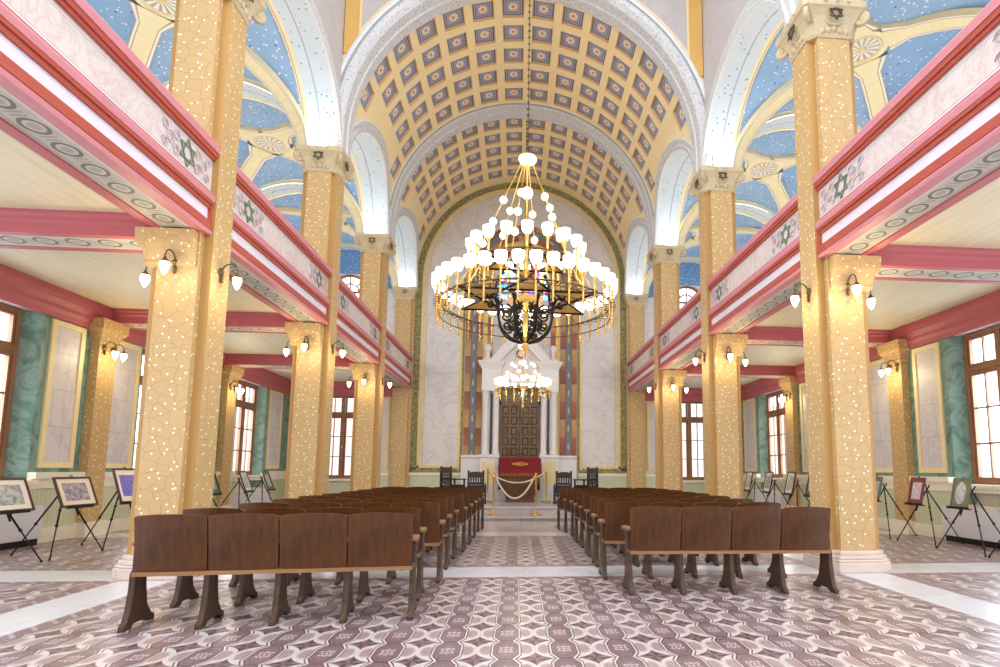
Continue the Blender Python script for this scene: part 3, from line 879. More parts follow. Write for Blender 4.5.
def build_back_wall():
    b = MB()
    y = YW
    aw = 6.0; hw = .66
    holes = [(s*aw-hw,s*aw+hw,.84,3.74) for s in (-1,1)] + [(s*aw-.62,s*aw+.62,6.2,7.95) for s in (-1,1)] + [(-1.0,1.0,7.2,8.6)]
    us = [-W,-XO,XO,W]+[h[0] for h in holes]+[h[1] for h in holes]
    vs = [0,1.1,CEILZ,SPR,12.2]+[h[2] for h in holes]+[h[3] for h in holes]
    def mat(u, v):
        if abs(u) < XO: return 0
        return 1 if v < 1.1 else (2 if v < CEILZ else (2 if v < SPR-.1 else 3))
    grid_wall(b, 'y', y, us, vs, holes, mat)
    # arched heads: fill the corners of the rectangular holes
    n = 16
    for cx, r, zt in ((-aw,.62,7.95),(aw,.62,7.95),(0.0,1.0,8.6)):
        for i in range(n):
            t0, t1 = PI*i/n, PI*(i+1)/n
            p0 = (cx+r*cos(t0), zt-r+r*sin(t0)); p1 = (cx+r*cos(t1), zt-r+r*sin(t1))
            b.poly([(p0[0],y,p0[1]),(p1[0],y,p1[1]),(p1[0],y,zt),(p0[0],y,zt)], 2 if cx else 4)
            b.poly([(p0[0],y,p0[1]),(p1[0],y,p1[1]),(p1[0],y+.3,p1[1]),(p0[0],y+.3,p0[1])], 4)
        for e in (-1, 1):
            z0 = 6.2 if cx else 7.2
            b.poly([(cx+e*r,y,z0),(cx+e*r,y+.3,z0),(cx+e*r,y+.3,zt-r),(cx+e*r,y,zt-r)], 4)
    for s in (-1, 1):                   # plain reveals of the lower end windows
        for e in (-1, 1):
            b.poly([(s*aw+e*hw,y,.84),(s*aw+e*hw,y+.3,.84),(s*aw+e*hw,y+.3,3.74),(s*aw+e*hw,y,3.74)], 1)
        b.poly([(s*aw-hw,y,3.74),(s*aw+hw,y,3.74),(s*aw+hw,y+.3,3.74),(s*aw-hw,y+.3,3.74)], 1)
        b.poly([(s*aw-hw,y,.84),(s*aw+hw,y,.84),(s*aw+hw,y+.3,.84),(s*aw-hw,y+.3,.84)], 5)
    o = struct(b.build('wall_back', [M['greywall'], M['green'], M['lilac'], M['darkblue'], M['plaster'], M['creamwhite']]))
    # green leaf border and yellow frame following the great arch; two marble fields
    b = MB(); N = 60
    def arcband(r0, r1, zb, d, m):
        ps = []
        prev = None
        for i in range(-1, N+2):
            t = PI*min(max(i,0),N)/N
            zz = zb if i in (-1, N+1) else None
            a0 = (r0*cos(t), y-d, zz if zz is not None else ZV+r0*sin(t)); a1 = (r1*cos(t), y-d, zz if zz is not None else ZV+r1*sin(t))
            if prev: b.poly([prev[0],a0,a1,prev[1]], m)
            prev = (a0, a1)
    arcband(3.50, 3.72, 1.2, .012, 0)
    arcband(3.42, 3.50, 1.2, .03, 1)
    arcband(3.30, 3.34, 1.34, .02, 1)
    for e in (-1, 1):
        x0, x1 = sorted((e*2.02, e*3.72)); b.box(x0, x1, y-.012, y, 1.10, 1.25, 0)
        x0, x1 = sorted((e*2.10, e*3.50)); b.box(x0, x1, y-.03, y, 1.25, 1.33, 1)
        x0, x1 = sorted((e*1.98, e*2.06)); b.box(x0, x1, y-.03, y, 1.2, 7.95, 0)
        x0, x1 = sorted((e*2.06, e*2.14)); b.box(x0, x1, y-.034, y, 1.2, 7.95, 1)
        x0, x1 = sorted((e*2.02, e*3.72)); b.box(x0, x1, y-.10, y, 1.0, 1.09, 2); b.box(x0, x1, y-.06, y, .22, 1.0, 3); b.box(x0, x1, y-.12, y, 0, .42, 2)
        for zz in (2.4,3.45,4.5,5.55,6.6,7.65):
            x0, x1 = sorted((e*2.14, e*3.42)); b.box(x0, x1, y-.004, y, zz, zz+.012, 4)
    for e in (-1, 1):
        for (xa, xb) in ((4.45,5.22),(6.78,7.6)):     # panels of the aisle ends
            x0, x1 = sorted((e*xa, e*xb)); f = .08
            for q in ((x0,x0+f,1.2,3.6),(x1-f,x1,1.2,3.6),(x0+f,x1-f,1.2,1.28),(x0+f,x1-f,3.52,3.6)):
                b.box(q[0], q[1], y-.04, y, q[2], q[3], 1)
            b.poly([(x0+f,y-.015,1.28),(x1-f,y-.015,1.28),(x1-f,y-.015,3.52),(x0+f,y-.015,3.52)], 5)
        for (xa, xb) in ((XO,5.34),(6.66,W)):
            x0, x1 = sorted((e*xa, e*xb))
            b.box(x0, x1, y-.10, y, 1.0, 1.09, 2); b.box(x0, x1, y-.06, y, .22, 1.0, 3); b.box(x0, x1, y-.1, y, 0, .22, 2)
        x0, x1 = sorted((e*5.34, e*6.66)); b.box(x0, x1, y-.06, y, .22, .80, 3); b.box(x0, x1, y-.14, y, .80, .87, 2); b.box(x0, x1, y-.1, y, 0, .22, 2)
    b.build('painted_border', [M['greenstrip'], M['yellow'], M['creamwhite'], M['dado'], M['plaster'], M['lilac']], o)
    # the painted portal round the ark: brown - grey - brown strips running up into an arch
    b = MB(); zc = 8.0; N = 40
    def strip(r0, r1, d, m):
        prev = None; u = 0.0
        path = [(1, 1.7+(zc-1.7)*i/12, None) for i in range(13)] + [(None, None, PI*i/N) for i in range(1, N)] + [(-1, zc-(zc-1.7)*i/12, None) for i in range(13)]
        last = None
        for sx, z, t in path:
            if t is None: p0, p1 = (sx*r0, y-d, z), (sx*r1, y-d, z)
            else: p0, p1 = (r0*cos(t), y-d, zc+r0*sin(t)), (r1*cos(t), y-d, zc+r1*sin(t))
            mid = Vector(((p0[0]+p1[0])/2, 0, (p0[2]+p1[2])/2))
            if last is not None: u2 = u+(mid-last).length
            else: u2 = 0.0
            if prev: b.poly([prev[0],p0,p1,prev[1]], m, [(u,0),(u2,0),(u2,1),(u,1)])
            prev = (p0, p1); last = mid; u = u2
    strip(1.95, 1.77, .05, 0); strip(1.77, 1.55, .07, 1); strip(1.55, 1.36, .05, 0)
    strip(1.34, 1.20, .03, 2); strip(1.20, 1.02, .04, 0)
    b.build('painted_portal', [M['paintstrip'], M['greystrip'], M['yellow']], o)
    # lilac field inside the portal
    b = MB()
    zc = 8.0; pts = [(1.36*cos(PI*i/30), y-.01, zc+1.36*sin(PI*i/30)) for i in range(31)]
    for i in range(30):
        p, q = pts[i], pts[i+1]
        r0, r1 = 1.0, 1.0
        a0 = (1.0*cos(PI*i/30), y-.01, 7.6+1.0*sin(PI*i/30)); a1 = (1.0*cos(PI*(i+1)/30), y-.01, 7.6+1.0*sin(PI*(i+1)/30))
        b.poly([p,q,a1,a0], 0)
    b.poly([(-1.36,y-.01,1.7),(1.36,y-.01,1.7),(1.36,y-.01,7.2),(-1.36,y-.01,7.2)], 0)
    for e in (-1, 1):
        b.poly([(e*1.0,y-.01,7.2),(e*1.36,y-.01,7.2),(e*1.36,y-.01,8.0),(e*1.0,y-.01,7.6)], 0)
    b.build('lilac_field', [M['lilac']], o)
build_back_wall()

# end pilasters of the arcade (against the end wall)
for s, nm in ((-1,'trim_31'), (1,'trim_32')):
    b = MB(); c = s*PX
    b.box(c-HC, c+HC, 19.52, YW, 0.0, 7.1, 0)
    x0, x1 = sorted((s*A, s*(A+.11))); b.box(x0, x1, 19.61, YW, 0, 7.1, 0)
    x0, x1 = sorted((s*(A+.55), s*XO)); b.box(x0, x1, 19.61, YW, 0, 7.1, 0)
    b.box(c-.42, c+.42, 19.44, YW, 0, .25, 1)
    rings = []
    for z, e in ((7.05,0),(7.12,.03),(7.16,.02),(7.28,.07),(7.36,.12),(7.45,.13)):
        rings.append([(c-.30-e,YW,z),(c-.30-e,19.52-e,z),(c+.30+e,19.52-e,z),(c+.30+e,YW,z)])
    b.loft(rings, 2, False)
    o = struct(b.build(nm, [M['pier'], M['plinth'], M['cap']]))
    PIL = o
    e = MB()
    for q in (0, 1):
        tri = [(c+.085*cos(PI/2+q*PI+2*PI*i/3), 19.40, 7.28+.085*sin(PI/2+q*PI+2*PI*i/3)) for i in range(3)]
        e.tube(tri, .012, 5, 0, closed=True, sm=False)
    e.build('star_emblem', M['emblem'], o)

# ---------------------------------------------------------------- gallery floor: aisle ceilings, beams, cornices
for s, nm in ((-1,'ceiling_aisle_left'), (1,'ceiling_aisle_right')):
    b = MB(); x0, x1 = sorted((s*4.0, s*(W+.02))); b.box(x0, x1, 2.6, YW, CEILZ, CEILZ+.2, 0)
    struct(b.build(nm, [M['boards']]))
    # cornice along the wall
    b = MB()
    prof = [(0,3.66),(.03,3.66),(.05,3.74),(.09,3.80),(.09,3.86),(.16,3.94),(.18,4.02),(.18,CEILZ),(0,CEILZ)]
    b.prism([(s*(W-p+.0), z) for p, z in prof], 'y', 2.6, YW, 0)
    prof2 = [(YW-p, z) for p, z in prof]
    x0, x1 = sorted((s*XO, s*W)); b.prism(prof2, 'x', x0, x1, 0)
    struct(b.build('ceiling_cornice', [M['rose']]))
    def beam_x(y0, y1, z0):
        b = MB(); x0, x1 = sorted((s*4.30, s*(W-.05))); ym = (y0+y1)/2; h = (y1-y0)/2
        b.prism([(y0,z0),(y0+.09,z0),(y0+.09,z0+.015),(y1-.09,z0+.015),(y1-.09,z0),(y1,z0),(y1,z0+.12),(y1+.03,z0+.15),(y1+.03,z0+.19),(y1+.06,z0+.22),(y1+.06,CEILZ),(y0-.06,CEILZ),(y0-.06,z0+.22),(y0-.03,z0+.19),(y0-.03,z0+.15),(y0,z0+.12)], 'x', x0, x1, 0)
        ll = x1-x0
        b.poly([(x0,y0+.09,z0+.012),(x1,y0+.09,z0+.012),(x1,y1-.09,z0+.012),(x0,y1-.09,z0+.012)], 1, [(0,0),(ll,0),(ll,1),(0,1)])
        struct(b.build('ceiling_beam', [M['rose'], M['band']]))
    for cy in PYS: beam_x(cy-.27, cy+.27, 3.86)

# the wall behind the camera
b = MB(); b.box(-9.5, 9.5, -5.0, -4.6, 0, TOPW, 0); struct(b.build('wall_front', [M['plaster']]))

b = MB(); b.box(-4.4, 4.4, 6.0, 11.3, TOPW, TOPW+.2, 0); struct(b.build('ceiling_crossing', [M['cream']]))
# ------------------------------------------------------------------ windows
def make_window(name, loc, rz, w, z0, z1, cols, zt, rows, sill=True):
    """a brown casement window in its own frame; local x across, y outwards"""
    h = w/2; f = .075
    b = MB()
    for q in ((-h,-h+f,z0,z1),(h-f,h,z0,z1),(-h+f,h-f,z0,z0+f),(-h+f,h-f,z1-f,z1),(-h+f,h-f,zt-.06,zt+.06)):
        b.box(q[0], q[1], -.05, .06, q[2], q[3], 0)
    b.box(-h+f, h-f, -.075, -.05, zt-.025, zt+.025, 0)
    b.box(-.05, .05, -.065, .06, z0+f, zt-.06, 0); b.box(-.03, .03, -.05, .05, zt+.06, z1-f, 0)
    o = struct(b.build(name, [M['winwood']], None, loc, rz))
    b = MB()
    for s in (-1, 1):                      # casement sashes and glazing bars
        xa, xb = sorted((s*.05, s*(h-f)))
        for (za, zb, n) in ((z0+f,zt-.06,rows),(zt+.06,z1-f,1)):
            g = .045
            for q in ((xa,xa+g,za,zb),(xb-g,xb,za,zb),(xa+g,xb-g,za,za+g),(xa+g,xb-g,zb-g,zb)):
                b.box(q[0], q[1], -.035, .035, q[2], q[3], 0)
            for i in range(1, cols):
                x = xa+(xb-xa)*i/cols; b.box(x-.014, x+.014, -.02, .02, za+g, zb-g, 0)
            for i in range(1, n):
                z = za+(zb-za)*i/n; b.box(xa+g, xb-g, -.02, .02, z-.014, z+.014, 0)
    b.build('sash', M['winwood'], o)
    b = MB(); b.box(-h+f, h-f, -.004, .004, z0+f, z1-f, 0); b.build('glass', M['glass'], o)
    b = MB(); zc = z0+(zt-z0)*.5
    b.box(-.012, .012, -.085, -.065, zc-.05, zc+.05, 0); b.box(-.008, .03, -.10, -.085, zc-.01, zc+.01, 0)
    b.build('handle', M['brass'], o)
    return o
k = 1
for s in (-1, 1):
    for y in WINY[1:]:
        o = make_window('window_%d' % k, (s*(W+.25), y, 0), -s*PI/2, 2*WH, WZ0, WZ1, 2, 3.02, 3); k += 1
        b = MB(); b.box(-RH-.03, RH+.03, -.42, -.02, .93, .995, 0); b.box(-RH, RH, -.38, -.02, .86, .93, 0)
        b.build('sill', M['creamwhite'], o)
    o = make_window('window_%d' % k, (s*6.0, YW+.14, 0), 0, 1.30, .87, 3.72, 2, 3.02, 3); k += 1
for s in (-1, 1):       # fan-headed gallery windows in the end wall
    b = MB(); cx, zc, r = s*6.0, 7.33, .62; y = YW+.12; N = 20
    def arcbar(r_, t, y0=y, d=.05):
        ps = [(cx+r_*cos(PI*i/N), y0, zc+r_*sin(PI*i/N)) for i in range(N+1)]
        b.tube(ps, t, 6, 0)
    arcbar(r-.03, .05); arcbar(.30, .028)
    for t in (45, 90, 135):
        a = math.radians(t); b.tube([(cx+.30*cos(a)*(0 if t == 90 else 1), y, zc+.30*sin(a)*(0 if t == 90 else 1)), (cx+(r-.05)*cos(a), y, zc+(r-.05)*sin(a))], .024, 6, 0)
    for x in (-.59, 0, .59): b.box(cx+x-.045, cx+x+.045, y-.04, y+.04, 6.2, zc, 0)
    for z in (6.23, 6.78, 7.33): b.box(cx-.6, cx+.6, y-.035, y+.035, z-.035, z+.035, 0)
    o = struct(b.build('window_%d' % k, M['winwood'])); k += 1
    g = MB(); g.box(cx-.6, cx+.6, y-.004, y+.004, 6.2, 7.92, 0); g.build('glass', M['glass'], o)
b = MB(); g = MB(); y = YW+.10; N = 24
ps = [(.95*cos(PI*i/N), y, 7.6+.95*sin(PI*i/N)) for i in range(N+1)]
b.tube([(.95,y,7.22)]+ps+[(-.95,y,7.22)], .05, 6, 0)
for x in (-.5, 0, .5): b.box(x-.02, x+.02, y-.03, y+.03, 7.2, 8.35, 0)
for z in (7.22, 7.6, 8.0): b.box(-.95, .95, y-.03, y+.03, z-.02, z+.02, 0)
o = struct(b.build('window_%d' % k, M['iron']))
g.poly([(-.98,y,7.2),(.98,y,7.2),(.98,y,8.55),(-.98,y,8.55)], 0); g.build('stained_pane', M['stained'], o)

# the street outside: pale facades beyond the aisle windows, a brick one beyond the end wall
for s in (-1, 1):
    b = MB(); x0, x1 = sorted((s*30.0, s*30.6))
    b.box(x0, x1, 0, 60, -1, 3.2, 0)
    for y in (8, 16, 24, 32, 40, 48):
        xa, xb = sorted((s*29.8, s*30.0)); b.box(xa, xb, y-.7, y+.7, .6, .8, 1); b.box(xa, xb, y-.7, y+.7, 2.6, 2.8, 1)
    struct(b.build('exterior_wall', [M['facade'], M['plaster']]))
b = MB(); b.box(-18, 18, 36.0, 36.5, -1, 5.5, 0); struct(b.build('exterior_wall', [M['brick']]))
b = MB(); b.box(-40, 40, -20, 60, -1.2, -1.0, 0); struct(b.build('ground', [M['plaster']]))

# ------------------------------------------------------------------ piers
def plus(e=0.0):
    c, x, y, a = HC+e, HX+e, HY+e, HA+e
    return [(-c,-y),(c,-y),(c,-a),(x,-a),(x,a),(c,a),(c,y),(-c,y),(-c,a),(-x,a),(-x,-a),(-c,-a)]
def star_mb(c, r, nrm, t=.011):
    """six-pointed star of two crossed triangles; nrm 'x' or 'y' is the axis it faces along"""
    b = MB()
    for q in (0, 1):
        tri = []
        for i in range(3):
            a = PI/2+q*PI+2*PI*i/3; u, v = r*cos(a), r*sin(a)
            tri.append((c[0], c[1]+u, c[2]+v) if nrm == 'x' else (c[0]+u, c[1], c[2]+v))
        d = Vector((1,0,0)) if nrm == 'x' else Vector((0,1,0))
        for i in range(3):
            p, w = Vector(tri[i]), Vector(tri[(i+1)%3])
            e = (w-p).normalized().cross(d)*t
            k = d*.006
            ring = lambda z: [p+e+z, w+e+z, w-e+z, p-e+z]
            b.loft([[tuple(v) for v in ring(-k)], [tuple(v) for v in ring(k)]], 0, False)
    return b
NICE = ['nearest', 'middle', 'farthest']
def make_pier(s, cy, label):
    cx = s*PX
    b = MB(); b.prism(plus(), 'z', .22, 7.12, 0)
    for e_ in (2, 4, 8, 10): b.m[e_] = 1  # recessed notch faces take the deeper ochre
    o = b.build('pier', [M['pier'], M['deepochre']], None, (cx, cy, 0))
    tag(o, label, 'pier', 'piers of the nave arcades')
    b = MB()
    for z0, z1, e in ((0,.12,.095),(.12,.15,.085),(.15,.20,.06),(.20,.25,.035)):
        b.prism(plus(e*.9), 'z', z0, z1, 0)
    b.build('base', M['plinth'], o, bevel=.012)
    # corbel under the gallery: front, back and aisle side
    b = MB(); rings = []
    xi = -s*(HC-.02)
    for z, e in ((3.50,.004),(3.55,.03),(3.58,.018),(3.70,.05),(3.76,.095),(3.93,.105)):
        xo = s*(HX+e); y = HY+e
        rings.append([(xi,-y,z),(xo,-y,z),(xo,y,z),(xi,y,z)])
    b.loft(rings, 0, False); b.build('corbel', M['pier'], o)
    # capital
    b = MB(); rings = []
    def oct_(hx, hy, c, z): return [(-hx+c,-hy,z),(hx-c,-hy,z),(hx,-hy+c,z),(hx,hy-c,z),(hx-c,hy,z),(-hx+c,hy,z),(-hx,hy-c,z),(-hx,-hy+c,z)]
    for z, e, c in ((6.98,.012,.10),(7.02,.03,.10),(7.05,.014,.10),(7.15,.03,.09),(7.26,.06,.07),(7.33,.10,.06),(7.36,.13,.05),(7.45,.135,.05)):
        rings.append(oct_(HX+e, HY+e, c, z))
    b.loft(rings, 0, False)
    for ex in (-1, 1):
        for ey in (-1, 1):        # corner volutes
            c = (ex*(HX+.055), ey*(HY+.055), 7.24)
            sp = []
            for i in range(26):
                t = i/25*4.6*PI; r = .085*(1-i/25*.8)
                k_ = r*sin(t)
                sp.append((c[0]+ex*k_*.7, c[1]+ey*k_*.7, c[2]+r*cos(t)))
            b.tube(sp, [.034-.016*i/25 for i in range(26)], 6, 0)
            b.sphere((c[0], c[1], c[2]), .038, 10, 6, 0)
    for fx, fy in ((0,-1),(0,1),(1,0),(-1,0)):    # cartouche and leaves on each face
        d = Vector((fx, fy, 0)); t = Vector((-fy, fx, 0))
        o3 = d*((HY if fy else HX)+.035)
        ring = []
        for i in range(20):
            a = 2*PI*i/20; ring.append(tuple(o3+t*(.14*cos(a))+Vector((0,0,7.27+.12*sin(a)))))
        b.tube(ring, .022, 6, 0, closed=True)
        for q in (-2,-1,0,1,2):
            p = o3+t*(q*.085)+Vector((0,0,7.10-.02*abs(q)))-d*.02
            b.sphere(tuple(p), .04, 8, 6, 0, 1.3)
        for q in (-1, 1):
            b.sphere(tuple(o3+t*(q*.21)+Vector((0,0,7.30))), .05, 8, 6, 0)
        for q in (-1, 0, 1):
            b.sphere(tuple(o3+t*(q*.16)+Vector((0,0,7.41))+d*.09), .035, 8, 6, 0, .7)
    b.build('capital', M['cap'], o)
    b = MB()
    star_mb((0, -HY-.105, 7.27), .10, 'y', .008).build('star_emblem', M['emblem'], o)
    star_mb((-s*(HX+.105), 0, 7.27), .10, 'x', .008).build('star_emblem', M['emblem'], o)
    return o
ORD = ['nearest the camera', 'second from the camera', 'third from the camera']
for s, nm in ((-1,'left'), (1,'right')):
    for i, cy in enumerate(PYS):
        make_pier(s, cy, 'ochre pier with painted star dots, %s, %s side' % (ORD[i], nm))

# ------------------------------------------------------------------ gallery parapets between the piers
def make_parapet(s, y0, y1, label):
    o = empty('gallery_parapet', (s*3.77, y0, 0)); tag(o, label, 'balcony', 'gallery parapets'); Ln = y1-y0
    def pr(prof, mat, name, a=0.0, e=None):
        b = MB(); e = Ln if e is None else e
        for p in prof: b.prism([(s*q[0], q[1]) for q in p], 'y', a, e, 0)
        return b.build(name, mat, o)
    back = .17
    pr([[(-.045,4.955),(-.05,5.04),(-.02,5.08),(back+.06,5.08),(back+.06,4.955)]], M['pink'], 'handrail')
    pr([[(-.03,4.90),(-.035,4.955),(back,4.955),(back,4.90)],[(-.01,4.86),(-.012,4.90),(back,4.90),(back,4.86)]], M['terrashade'], 'moulding')
    b = MB(); x = s*.022
    b.poly([(x,0,4.46),(x,Ln,4.46),(x,Ln,4.87),(x,0,4.87)], 0, [(0,0),(Ln,0),(Ln,1),(0,1)])
    b.box(min(x+s*.004,x+s*.12), max(x+s*.004,x+s*.12), 0, Ln, 4.2, 4.88, 0)
    b.build('panel', M['panel'], o)
    pr([[(-.012,4.435),(.0,4.47),(back,4.47),(back,4.435)]], M['rose'], 'moulding')
    pr([[(-.035,4.34),(-.045,4.40),(-.02,4.437),(back,4.437),(back,4.34)]], M['pink'], 'moulding')
    pr([[(-.03,4.30),(-.03,4.34),(back,4.34),(back,4.30)],[(-.012,4.25),(-.012,4.30),(back,4.30),(back,4.25)]], M['terrashade'], 'moulding')
    pr([[(.012,4.10),(.012,4.255),(back,4.255),(back,4.10)]], M['white'], 'fascia')
    pr([[(-.012,4.055),(-.012,4.105),(back,4.105),(back,4.055)],[(-.03,3.995),(-.03,4.055),(back,4.055),(back,3.995)]], M['terrashade'], 'moulding')
    pr([[(-.02,3.94),(-.03,3.97),(-.02,3.997),(.10,3.997),(.10,3.94)]], M['pink'], 'moulding')
    # beam under the parapet with its painted underside
    b = MB(); b.box(min(s*.10,s*.60), max(s*.10,s*.60), .1, Ln-.1, 3.955, CEILZ+.05, 0)
    b.box(min(s*.44,s*.52), max(s*.44,s*.52), .1, Ln-.1, 3.93, 3.955, 0); b.box(min(s*.52,s*.63), max(s*.52,s*.63), .1, Ln-.1, 4.02, CEILZ, 0)
    xa, xb = s*.11, s*.44
    b.poly([(xa,.1,3.95),(xb,.1,3.95),(xb,Ln-.1,3.95),(xa,Ln-.1,3.95)], 1, [(0,0),(0,1),(Ln,1),(Ln,0)])
    b.build('beam', [M['rose'], M['band']], o)
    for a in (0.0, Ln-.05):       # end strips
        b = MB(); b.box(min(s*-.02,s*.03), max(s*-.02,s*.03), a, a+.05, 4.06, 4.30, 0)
        b.build('end_strip', M['terrashade'], o)
    for y in (.52, Ln-.52):       # stars in scrolled cartouches
        star_mb((s*.012, y, 4.665), .155, 'x', .009).build('star_emblem', M['green_emblem'], o)
        for q in (-1, 1):
            b = MB()
            for (dy, dz, r) in ((.2,.08,.07),(.2,-.08,.07),(.31,.0,.08),(.40,.09,.06),(.40,-.09,.06)):
                sp = []
                for i in range(15):
                    t = i/14*3.4*PI; rr = r*(1-.7*i/14)
                    sp.append((s*.016, y+q*(dy+rr*cos(t)), 4.665+dz+rr*sin(t)))
                b.tube(sp, .006, 4, 0)
            b.build('scroll', M['lace'], o)
    return o
SEG = [(3.06, PYS[0]-.20, 'running out over the camera side'), (PYS[0]+.20, PYS[1]-.20, 'between the first and second piers'), (PYS[1]+.20, PYS[2]-.20, 'between the second and third piers'), (PYS[2]+.20, 19.62, 'last stretch, ending at the end wall')]
for s, nm in ((-1,'left'), (1,'right')):
    for y0, y1, lab in SEG:
        make_parapet(s, y0, y1, 'pink and white gallery parapet on the %s, %s' % (nm, lab))
# ------------------------------------------------------------------ wall lamps
def sconce_mesh():
    o = empty('wall_lamp')
    b = MB()                      # local: wall plane y=0, lamp projects to -y
    X = Matrix.Rotation(PI/2, 4, 'X')
    b.X = X; b.lathe([(.0,.026),(.022,.03),(.036,.018),(.05,.014),(.056,0)], 18, (0,0,0), 0); b.X = None
    b.lathe([(.004,-.135),(.016,-.125),(.02,-.11),(.012,-.095),(.022,-.085),(.018,-.06),(.01,-.05)], 12, (0,-.02,0), 0)
    o1 = b.build('back_plate', M['bronze'], o)
    b = MB(); arm = []
    for i in range(17):
        t = PI*i/16
        arm.append((0, -.11+.09*cos(t), .005+.10*sin(t)))
    arm = [(0,-.012,-.03)]+arm+[(0,-.20,-.02)]
    b.tube(arm, .008, 7, 0); b.build('arm', M['bronze'], o)
    b = MB(); b.lathe([(.01,.0),(.014,-.015),(.022,-.03),(.052,-.062),(.056,-.068),(.05,-.068)], 16, (0,-.20,0), 0); b.build('cap', M['bronze'], o)
    b = MB(); b.lathe([(.046,-.066),(.05,-.09),(.046,-.13),(.032,-.17),(.016,-.2),(.002,-.215)], 16, (0,-.20,0), 0)
    b.build('glass_shade', M['sconce'], o)
    return o
SC0 = sconce_mesh(); used = [False]
def sconce(x, y, z, rz, label, power=3.4):
    if not used[0]: o = SC0; used[0] = True
    else: o = copy_tree(SC0)
    o.location = (x, y, z); o.rotation_euler.z = rz
    tag(o, label, 'wall lamp', 'bronze wall lamps')
    l = bpy.data.lights.new('lamp_glow', 'POINT'); l.energy = power; l.color = (1,.80,.42); l.shadow_soft_size = .05
    lo = bpy.data.objects.new('lamp_glow', l); COL.objects.link(lo); lo.parent = o; lo.location = (0, -.29, -.15)
RANK = ['first', 'second', 'third']
for s, nm in ((-1,'left'), (1,'right')):
    for i, cy in enumerate(PYS):
        cx = s*PX
        sconce(cx+s*.02, cy-HY, 3.56, 0, 'curved-arm lit wall lamp on the front of the %s %s pier' % (RANK[i], nm))
        sconce(cx-s*HX, cy, 3.56, -s*-PI/2 if False else (PI/2 if s < 0 else -PI/2), 'curved-arm lit wall lamp on the nave side of the %s %s pier' % (RANK[i], nm))
        sconce(cx+s*HX, cy, 3.56, (-PI/2 if s < 0 else PI/2), 'curved-arm lit wall lamp on the aisle side of the %s %s pier' % (RANK[i], nm))
    for y, r in ((10.92,'second'), (15.5,'third')):
        xw = s*(W-.16)
        for dy, w_ in ((-.11,'nearer'), (.11,'farther')):
            sconce(xw, y+dy, 3.36, (PI/2 if s > 0 else -PI/2) if False else (-PI/2 if s > 0 else PI/2), '%s lit lamp on the aisle wall pilaster behind the %s %s pier' % (w_, r, nm), 2.6)

